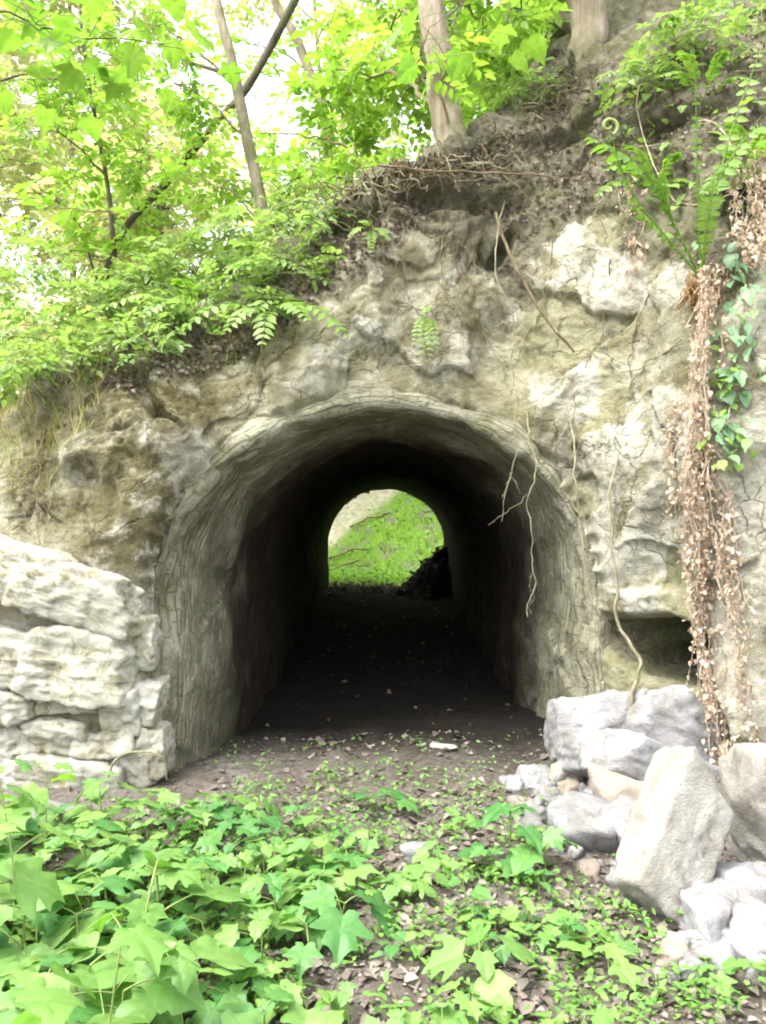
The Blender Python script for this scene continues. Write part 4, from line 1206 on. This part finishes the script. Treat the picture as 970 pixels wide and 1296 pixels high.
for i, ((px, py), cl, lab) in enumerate(RIM):
    foot = bank_at(px, py, 4.4, 7.5) + np.array([0, .05, -.05])
    cc = []
    for a_, b_ in cl:
        p = bank_at(a_, b_, 4.4, 7.5) + np.array([0, -.10, .06]); cc.append((p, (.22, .16, .10), 16))
    make_tree('rim_herb', lab, 'plant', [foot, foot + np.array([0, -.05, .10]), cc[0][0]], .006, .003, cc, M['stem'], M['leaf_shrub'], size=.19, seed=130 + i, sides=5, twig=.002, group='leafy herbs along the rim')

# ------------------------------------------------------------------ fronds (compound leaves, ferns)
def frond(pts, width, n=16, thick=.004, seed=0, droop=.25, ang=1.15, taper=.9):
    """rachis tube and pinnae on both sides; pts world points"""
    r = np.random.default_rng(seed)
    path = smooth_path(pts, 26)
    T = np.gradient(path, axis=0); T /= np.linalg.norm(T, axis=1)[:, None]
    acc = Acc(); V_, F_ = tube(path, thick, thick * .3, 5)
    tri = np.concatenate([F_[:, [0, 1, 2]], F_[:, [0, 2, 3]]]); acc.add(V_, tri)
    up = np.array([0, -.45, 1.]); up /= np.linalg.norm(up)
    for i in range(n):
        t = .22 + .78 * i / n
        k = min(int(t * 25), 25)
        side = np.cross(T[k], up); side /= np.linalg.norm(side) + 1e-9
        nrm = np.cross(side, T[k])
        w = width * (math.sin(math.pi * (.12 + .88 * (i / n) ** taper)) ** .7) * r.uniform(.85, 1.1)
        for s_ in (-1, 1):
            d_ = s_ * side * math.sin(ang) + T[k] * math.cos(ang) - np.array([0, 0, droop]) + r.normal(0, .08, 3)
            d_ /= np.linalg.norm(d_)
            c2 = np.cross(nrm, d_)
            b_ = path[k]
            L_ = []
            for u_, wd, zz_ in [(0, 0, 0), (.3, .17, .03), (.7, .12, .02), (1, 0, -.08), (.7, -.12, .02), (.3, -.17, .03), (.5, 0, -.02)]:
                L_.append(b_ + d_ * w * u_ + c2 * w * wd * 1.5 + nrm * w * zz_)
            acc.add(np.array(L_), SMALL[1])
    return acc.get()


def fan(name, label, cat, foot, tips, width, mat_, seed, n=14, arch=.12, group=None, thick=.004, ang=1.15):
    e = empty(name, foot, label, cat, group)
    for i, tp in enumerate(tips):
        tp = np.asarray(tp); ln = np.linalg.norm(tp - foot)
        part('frond', *frond([foot, (foot + tp) / 2 + np.array([0, -.03, arch * ln]), tp], width, n, thick, seed + i, ang=ang), mat_, e)
    return e


f0 = bank_at(345, 395, 4.6, 7)
fan('bramble', 'spray of bright compound leaves hanging over the rim above the arch', 'plant', f0 + np.array([0, 0, -.02]),
    [at(452, 437, 5.0), at(395, 410, 5.0), at(280, 425, 5.0), at(210, 432, 5.0), at(330, 445, 4.95)], .10, M['leaf_fern'], 3, 9, .18)
f0 = bank_at(250, 400, 4.6, 7)
fan('bramble', 'lower spray of compound leaves over the brown litter slope', 'plant', f0, [at(170, 405, 5.1), at(330, 325, 5.3), at(390, 335, 5.2), at(120, 395, 5.2), at(225, 350, 5.2)], .10, M['leaf_fern'], 13, 9, .2)
f0 = bank_at(540, 400, 4.6, 7)
fan('fern', 'small upright fern growing from the rock face above the arch', 'fern', f0 + np.array([0, .02, 0]), [at(532, 460, 5.2), at(545, 455, 5.2), at(522, 440, 5.2), at(555, 445, 5.2), at(540, 395, 5.2)], .045, M['leaf_fern'], 23, 10, .15, thick=.002)
f0 = bank_at(470, 290, 4.6, 7)
fan('fern', 'dark little fern tucked under the root mat', 'fern', f0, [at(440, 300, 5.4), at(470, 320, 5.4), at(495, 305, 5.4), at(455, 280, 5.4)], .05, M['leaf_fern'], 33, 10, .15, thick=.002)
# the big fern with uncurling fronds
f0 = bank_at(880, 365, 3.6, 7) + np.array([0, -.05, 0])
fe = empty('large_fern', f0, 'large fern with pale uncurling stems on an orange root tuft', 'fern')
acc = Acc(); rf = np.random.default_rng(8)
for i in range(90):
    a_ = f0 + rf.normal(0, .035, 3) * np.array([1.2, .6, 1.0]); d_ = np.array([rf.normal(0, .05), -rf.uniform(0, .04), -rf.uniform(.05, .24)])
    acc.add(*tube(wiggle(smooth_path([a_ + np.array([0, 0, .03]), a_ + d_ * .5 + np.array([0, -.02, 0]), a_ + d_], 8), .02, 3, 700 + i), rf.uniform(.004, .009), .002, 5))
part('root_tuft', *acc.get(), M['fern_root'], fe)
fp = [((770, 150), (800, 240), .10), ((735, 165), (815, 215), .12), ((840, 215), (850, 270), .10), ((882, 100), (884, 220), .05), ((965, 145), (905, 240), .10), ((905, 225), (895, 290), .07), ((815, 175), (840, 250), .09), ((970, 45), (920, 190), .08), ((790, 245), (835, 290), .08)]
for i, (tp, md, w) in enumerate(fp):
    ft = f0 + np.array([0, -.02, .05])
    part('frond', *frond([ft, at(*md, f0[1] - .12), at(*tp, f0[1] - .22)], w, 13, .0075, 70 + i, droop=.5, taper=1.4), M['leaf_fern'], fe)
# coiled tip
sp = []
for k in range(26):
    t = k / 25; a_ = -1.2 + t * 7.5; rr_ = .055 * (1 - t * .85)
    sp.append(at(772, 158, f0[1] - .24) + np.array([rr_ * math.cos(a_), 0, rr_ * math.sin(a_)]))
part('coiled_tip', *tube(smooth_path(sp, 40), .012, .008, 6), M['stem'], fe)

# ------------------------------------------------------------------ creeper on the right rock
def creeper(label, spots, n, size, seed, mname, kinds=('oval', 'broad')):
    r = np.random.default_rng(seed)
    p0 = bank_at(*spots[0][:2], 3.4, 7)
    e = empty('creeper', p0, label, 'plant')
    acc = Acc()
    pts = [bank_at(a_, b_, 3.4, 7) + np.array([0, -.03, 0]) for a_, b_, w_ in spots]
    acc.add(*tube(wiggle(smooth_path(pts, 30), .04, 6, seed), .006, .003, 5))
    part('stem', *acc.get(), M['vine_stem'], e)
    for i in range(n):
        a_, b_, w_ = spots[r.integers(len(spots))]
        p = bank_at(a_ + r.normal(0, w_), b_ + r.normal(0, w_ * 1.2), 3.4, 7) + np.array([r.normal(0, .02), -r.uniform(.03, .12), 0])
        link('leaf', leaf_mesh(kinds[r.integers(len(kinds))], int(r.integers(3)), mname), e, p - p0, Euler((r.normal(-.75, .35), r.normal(0, .3), r.uniform(2.0, 4.3))), size * r.uniform(.7, 1.3))
    return e


creeper('blue green creeper leaves hanging beside the fern root tuft', [(925, 330, 16), (945, 370, 18), (930, 420, 18), (925, 480, 18), (920, 540, 15)], 75, .085, 1, 'leaf_blue')
creeper('yellow green creeper leaves below the blue green ones', [(905, 470, 12), (915, 510, 14), (900, 560, 14), (920, 590, 12)], 40, .06, 2, 'leaf_fern')

creeper('scattered green herb leaves on the soil slope around the fern stems', [(800, 190, 22), (840, 180, 22), (900, 150, 22), (935, 240, 20), (850, 250, 20), (810, 110, 24), (960, 90, 22)], 90, .07, 3, 'leaf_fern', ('oval', 'lobe', 'broad'))
for i, (px, py, tips, lab) in enumerate([
        (945, 240, [(900, 190), (925, 150), (975, 160), (885, 250), (990, 220)], 'soft green fern above the creeper at the picture edge'),
        (830, 250, [(760, 215), (790, 180), (860, 190), (880, 230), (750, 250)], 'low green fern behind the uncurling stems'),
        (890, 130, [(830, 95), (860, 60), (920, 60), (960, 100)], 'fern high on the soil slope')]):
    f0 = bank_at(px, py, 4, 8)
    fan('fern', lab, 'fern', f0, [at(a_, b_, f0[1] - .22) for a_, b_ in tips], .085, M['leaf_fern'], 90 + 10 * i, 13, .22, thick=.003)

# ------------------------------------------------------------------ roots and twigs
def strand(name, label, cat, pts, r0, r1, mat_, seed, amp=.03, off=.05, lo=3.6, hi=7.0, branches=0, group=None, free=None):
    """a root or twig that follows the rock face (or the depth given in free)"""
    P = []
    for i, (a_, b_) in enumerate(pts):
        P.append(at(a_, b_, free if np.isscalar(free) else free[i]) if free is not None else bank_at(a_, b_, lo, hi) + np.array([0, -off, 0]))
    path = wiggle(smooth_path(P, 36), amp, 7, seed)
    r = np.random.default_rng(seed)
    e = empty(name, path[0], label, cat, group)
    part('main_root' if 'root' in name else 'stem', *tube(path, r0, r1, 7, .15, seed), mat_, e)
    for k in range(branches):
        j = int(r.integers(8, 32)); d_ = np.array([r.normal(0, .10), -.02, -r.uniform(.08, .25)])
        part('rootlet' if 'root' in name else 'twig', *tube(wiggle(smooth_path([path[j], path[j] + d_ * .5, path[j] + d_], 10), .03, 4, seed + k), r0 * .45, .001, 5), mat_, e)
    return e


RT, RD = M['root'], M['root_dark']
strand('hanging_root', 'long pale root dangling from the rock over the arch, forked at its tip', 'root', [(640, 250), (628, 320), (652, 430), (648, 520), (650, 600), (634, 662)], .005, .002, RT, 1, .045, .06, branches=5, free=[float(bank_at(640, 250)[1]) + .06, 5.3, 5.12, 5.0, 4.95, 4.95])
strand('hanging_root', 'short pale root tip hanging inside the mouth, right of the fork', 'root', [(664, 500), (676, 580), (668, 660), (676, 720), (665, 782)], .0045, .003, RT, 2, .04, branches=3, free=[float(bank_at(664, 500)[1]) + .06, 5.08, 5.0, 5.0, 5.0])
strand('hanging_root', 'pale root hanging free before the corner rock, ending above the slab', 'root', [(722, 520), (728, 580), (733, 640), (745, 740), (757, 790), (765, 830)], .006, .005, RT, 3, .035, .05, branches=2, free=[float(bank_at(722, 520)[1]) + .06, 5.0, 4.95, 4.9, 4.88, 4.86])
strand('hanging_root', 'thick bent root reaching down onto the grey slab', 'root', [(786, 560), (772, 640), (780, 740), (782, 790), (808, 830), (803, 870), (796, 905)], .007, .014, RT, 4, .03, .05, branches=2, free=[float(bank_at(786, 560)[1]) + .06, 4.84, 4.76, 4.74, 4.68, 4.62, 4.60])
strand('dead_branch', 'thin dark branch slanting down across the pale rock face', 'branch', [(628, 268), (650, 330), (690, 400), (728, 446)], .010, .008, RD, 5, .01, free=[5.1, 5.02, 4.95, 4.95])
strand('dead_branch', 'thin straight twig lying level below the beech foot', 'branch', [(478, 208), (560, 216), (650, 218), (745, 228)], .007, .004, RD, 6, .012, free=[5.3, 5.3, 5.3, 5.3])
strand('dead_branch', 'brown twig reaching left from the forked stem', 'branch', [(440, 185), (400, 172), (330, 166)], .009, .004, RD, 7, .02, free=[6.0, 6.0, 6.0])
strand('dead_branch', 'brown twig sticking out left above the bushy shrub', 'branch', [(150, 270), (110, 265), (55, 262)], .008, .004, RD, 8, .02, free=[6.0, 6.0, 6.0])
strand('hooped_root', 'pale root bent into a hoop at the foot of the tunnel corner', 'root', [(138, 985), (146, 962), (175, 950), (205, 958), (213, 985)], .006, .005, RT, 9, .006, free=[4.22, 4.18, 4.15, 4.15, 4.18])
for i, (pts, lab) in enumerate([
        ([(700, 300), (690, 380), (660, 440), (640, 520)], 'fine root crossing the soil below the slanting branch'), ([(600, 330), (610, 420), (640, 480), (660, 560)], 'fine root left of the slanting branch'),
        ([(770, 330), (760, 420), (730, 500), (735, 580)], 'fine root on the pale bulging rock'), ([(860, 430), (800, 480), (770, 560), (772, 640)], 'fine root running down to the thick bent root'),
        ([(830, 350), (800, 440), (790, 520)], 'fine root below the fern stems'), ([(740, 440), (790, 470), (850, 440), (890, 400)], 'fine pale root curving up to the fern root tuft'),
        ([(55, 545), (52, 620), (50, 690)], 'thin pale root hanging over the mossy rock'), ([(70, 600), (66, 650), (75, 680)], 'short thin root on the mossy rock'),
        ([(560, 300), (556, 360), (570, 420)], 'fine root beside the small upright fern'), ([(680, 600), (700, 680), (740, 745)], 'fine root inside the flared mouth')]):
    strand('fine_root', lab, 'root', pts, .0045, .002, RT if i % 2 else RD, 20 + i, .035, .04, branches=2)
# root mat under the rim
rm = empty('root_mat', bank_at(480, 230, 4.8, 7), 'tangled mat of brown roots and twigs hanging under the rim', 'roots')
r = np.random.default_rng(9)
for i in range(85):
    px0, py0 = r.uniform(395, 610), 0
    py0 = np.interp(px0, [395, 430, 520, 610], [285, 235, 215, 205]) + r.uniform(-8, 22)
    p0 = bank_at(px0, py0, 4.8, 7) + np.array([0, .03, 0])
    d_ = np.array([r.normal(0, .28), -r.uniform(.08, .32), -r.uniform(-.08, .36)])
    part('root', *tube(wiggle(smooth_path([p0, p0 + d_ * np.array([.6, .9, .1]), p0 + d_], 14), .09, 4, 300 + i), r.uniform(.004, .012), .0015, 5), RD if r.random() < .65 else RT, rm)
rf_ = empty('root_fringe', bank_at(560, 250, 4.8, 7), 'fringe of fine brown roots trailing down the rock from the soil edge', 'roots')
for i in range(34):
    px0 = r.uniform(430, 760); py0 = np.interp(px0, [430, 600, 680, 760], [285, 270, 290, 250]) + r.uniform(-15, 30)
    ln = r.uniform(50, 210); dx_ = r.normal(0, 22)
    pp = [bank_at(px0 + dx_ * q_, py0 + ln * q_, 4.6, 7) + np.array([0, -.025, 0]) for q_ in (0, .33, .66, 1)]
    part('root', *tube(wiggle(smooth_path(pp, 22), .045, 6, 800 + i), .0015 + .003 * r.random() ** 2, .001, 5), RD if r.random() < .6 else RT, rf_)
rm = empty('root_tangle', bank_at(680, 150, 5.2, 8), 'dry roots and twigs along the edge of the soil slope', 'roots')
for i in range(60):
    px0 = r.uniform(600, 760); py0 = np.interp(px0, [600, 740], [195, 95]) + r.uniform(-5, 28)
    p0 = bank_at(px0, py0, 5, 8) + np.array([0, .02, 0])
    d_ = np.array([r.uniform(-.5, .3), -r.uniform(.02, .15), r.normal(-.08, .12)])
    part('root', *tube(wiggle(smooth_path([p0, p0 + d_ * np.array([.6, .9, .3]) + np.array([0, -.03, .03]), p0 + d_], 14), .06, 4, 400 + i), r.uniform(.003, .008), .0015, 5), RD if r.random() < .6 else RT, rm)

# ------------------------------------------------------------------ withered vines
cam_pos = np.array([0, 0, CAMZ])


def vine(label, pts, width, nst, nleaf, seed, off=.07, leaf=.028):
    r = np.random.default_rng(seed)
    P = smooth_path([bank_at(a_, b_, 3.4, 7) for a_, b_ in pts], 40)
    Yn = np.array([P[max(0, k - 4):k + 5, 1].min() for k in range(40)])   # they hang free of the hollows
    Yn = np.convolve(np.pad(Yn, 4, 'edge'), np.ones(9) / 9, 'valid')
    P = cam_pos + (P - cam_pos) * (np.minimum(Yn, P[:, 1] + .03) / P[:, 1])[:, None]
    P = P + np.array([0, -off, 0])
    e = empty('withered_vine', P[0], label, 'vine')
    lv = []
    for i in range(nst):
        o_ = np.array([(-1.5, -.6, .25, 1.3)[int(r.integers(4))] * width + r.normal(0, width * .45), r.uniform(-.03, .03), 0])
        a_, b_ = sorted(r.integers(0, 40, 2));
        if b_ - a_ < 18: a_, b_ = max(0, a_ - 12), min(40, b_ + 12)
        path = wiggle(wiggle(P[a_:b_] + o_ * np.linspace(r.uniform(.3, 1.4), r.uniform(.3, 1.4), b_ - a_)[:, None], .09, 2.5, seed * 50 + i), .03, 11, seed * 50 + i + 7)
        part('stem', *tube(path, .0025 + .007 * r.random() ** 2.5, .0015, 5), M['vine_stem'], e)
        m = max(nleaf // nst, 1)
        m = int(m * r.uniform(.3, 1.7)) + 1
        k = (len(path) * r.random(m) ** r.uniform(.6, 1.6)).astype(int)
        lv.append(path[k] + r.normal(0, .014, (m, 3)) + np.array([0, -.008, 0]))
    lv = np.concatenate(lv); n = len(lv)
    Vv, Ff = instance(dead[0], dead[1], lv, rot_mats(r.uniform(0, 6.28, n), r.normal(-.9, .6, n), r.normal(0, .6, n)), leaf * (.45 + 1.3 * r.random(n) ** 2))
    tag(part('withered_leaves', Vv, Ff, M['vine_leaf'], e), kind='stuff')


vine('broad curtain of withered pinkish vine hanging below the fern', [(895, 345), (888, 400), (880, 470), (874, 540), (872, 600), (873, 660), (876, 720), (880, 780), (888, 840), (897, 900), (908, 965)], .042, 30, 2700, 1, leaf=.024)
vine('narrow withered vine strand at the outer side of the broad curtain', [(890, 560), (903, 640), (918, 720), (932, 800), (940, 880), (937, 950)], .026, 11, 800, 2, leaf=.024)
vine('lowest withered vine strand running down behind the leaning slab', [(905, 930), (912, 1000), (918, 1060)], .03, 12, 420, 3, .12, leaf=.022)
vine('short brown withered strand on the soil left of the fern', [(800, 225), (803, 290), (806, 350)], .02, 7, 120, 4, .08)
vine('brown withered vine clump dangling at the picture edge above the creeper', [(945, 180), (950, 240), (955, 300), (968, 340)], .06, 18, 600, 5, .1)
vine('thin withered strand on the rock left of the broad curtain', [(850, 510), (848, 580), (850, 660)], .018, 6, 140, 6, .06)

# ------------------------------------------------------------------ grass and litter on the rim
def on_bank(n, poly, r, lo=4.2, hi=8):
    sx = CX + _bp[:, 0] / _bp[:, 1] * FPX; sy = HOR - (_bp[:, 2] - CAMZ) / _bp[:, 1] * FPX
    idx = np.where((_bp[:, 1] > lo) & (_bp[:, 1] < hi) & inpoly(sx, sy, poly))[0]
    return _bp[r.choice(idx, n)]


r = np.random.default_rng(19)
P = on_bank(1100, [(-40, 480), (60, 440), (150, 430), (130, 500), (90, 600), (60, 640), (-40, 660)], r); n = len(P)
Vv, Ff = instance(BLADE[0] * np.array([.55, 1, 1]), BLADE[1], P, rot_mats(r.normal(3.14, .9, n), r.normal(.9, .5, n), r.normal(0, .4, n)), r.uniform(.08, .26, n))
tag(link('dry_grass', mesh('dry_grass', Vv, Ff, M['dry_grass'])), 'dry yellowish grass hanging over the mossy rock', 'grass', kind='stuff')
P = on_bank(900, [(100, 440), (280, 400), (420, 330), (420, 400), (330, 460), (200, 500), (120, 480)], r); n = len(P)
Vv, Ff = instance(BLADE[0] * np.array([.5, 1, 1]), BLADE[1], P, rot_mats(r.normal(3.14, 1.2, n), r.normal(.8, .5, n), r.normal(0, .5, n)), r.uniform(.05, .15, n))
tag(link('moss_tufts', mesh('moss_tufts', Vv, Ff, M['dry_grass'])), 'mossy tufts along the rim over the arch', 'moss', kind='stuff')
P = np.concatenate([on_bank(2200, [(100, 460), (280, 420), (400, 300), (560, 210), (560, 260), (420, 380), (300, 460), (150, 500)], r),
                    on_bank(1500, [(560, 210), (740, 110), (970, 20), (970, 200), (780, 240), (640, 320)], r)]); n = len(P)
Vv, Ff = instance(dead[0], dead[1], P + np.array([0, -.01, .01]), rot_mats(r.uniform(0, 6.28, n), r.normal(.3, .5, n), r.normal(0, .5, n)), r.uniform(.02, .05, n))
tag(link('rim_litter', mesh('rim_litter', Vv, Ff, M['litter'])), 'dead leaves and crumbs lying on the rim and soil slope', 'litter', kind='stuff')

# ------------------------------------------------------------------ branches reaching into the top of the picture
def hanging_branch(label, pts, n, size, seed, kinds=('broad', 'lobe', 'maple'), spread=.22):
    r = np.random.default_rng(seed)
    path = smooth_path([at(*p) for p in pts], 24)
    e = empty('overhanging_branch', path[0], label, 'branch')
    part('twig', *tube(wiggle(path, .05, 5, seed), .008, .002, 6), BD, e)
    for i in range(n):
        k = int(r.integers(2, 24))
        side = r.normal(size=3) * spread; side[2] *= .45
        p1 = path[k] + side
        part('petiole', *tube(smooth_path([path[k], (path[k] + p1) / 2 + np.array([0, 0, .02]), p1], 5), .0025, .0012, 4), M['stem'], e)
        link('leaf', leaf_mesh(kinds[r.integers(len(kinds))], int(r.integers(3)), 'leaf_near'), e, p1 - path[0],
             Euler((r.normal(-.35, .3), r.normal(0, .3), math.atan2(-side[0], side[1]) + r.normal(0, .6))), size * r.uniform(.7, 1.25))
    return e


hanging_branch('leafy branch with large bright leaves in the upper corner against the sky', [(-150, -60, 3.4), (-20, 10, 3.4), (90, 35, 3.4), (200, 55, 3.4)], 60, .12, 1)
hanging_branch('second leafy branch drooping under the one in the upper corner', [(-160, 60, 3.9), (-40, 95, 3.9), (70, 100, 3.9), (120, 110, 3.9)], 36, .11, 2)
hanging_branch('few large bright leaves hanging before the pale smooth trunk', [(640, -120, 3.6), (600, -40, 3.6), (580, 20, 3.6), (565, 70, 3.6)], 14, .13, 3, spread=.15)
hanging_branch('bright leaves hanging beside the thick leaning trunk', [(720, -90, 4.0), (670, -20, 4.0), (640, 30, 4.0)], 12, .11, 4, spread=.14)
hanging_branch('green leaves reaching in at the upper picture edge over the fern', [(1060, 60, 3.6), (1000, 110, 3.6), (955, 165, 3.6)], 9, .10, 5, spread=.08)
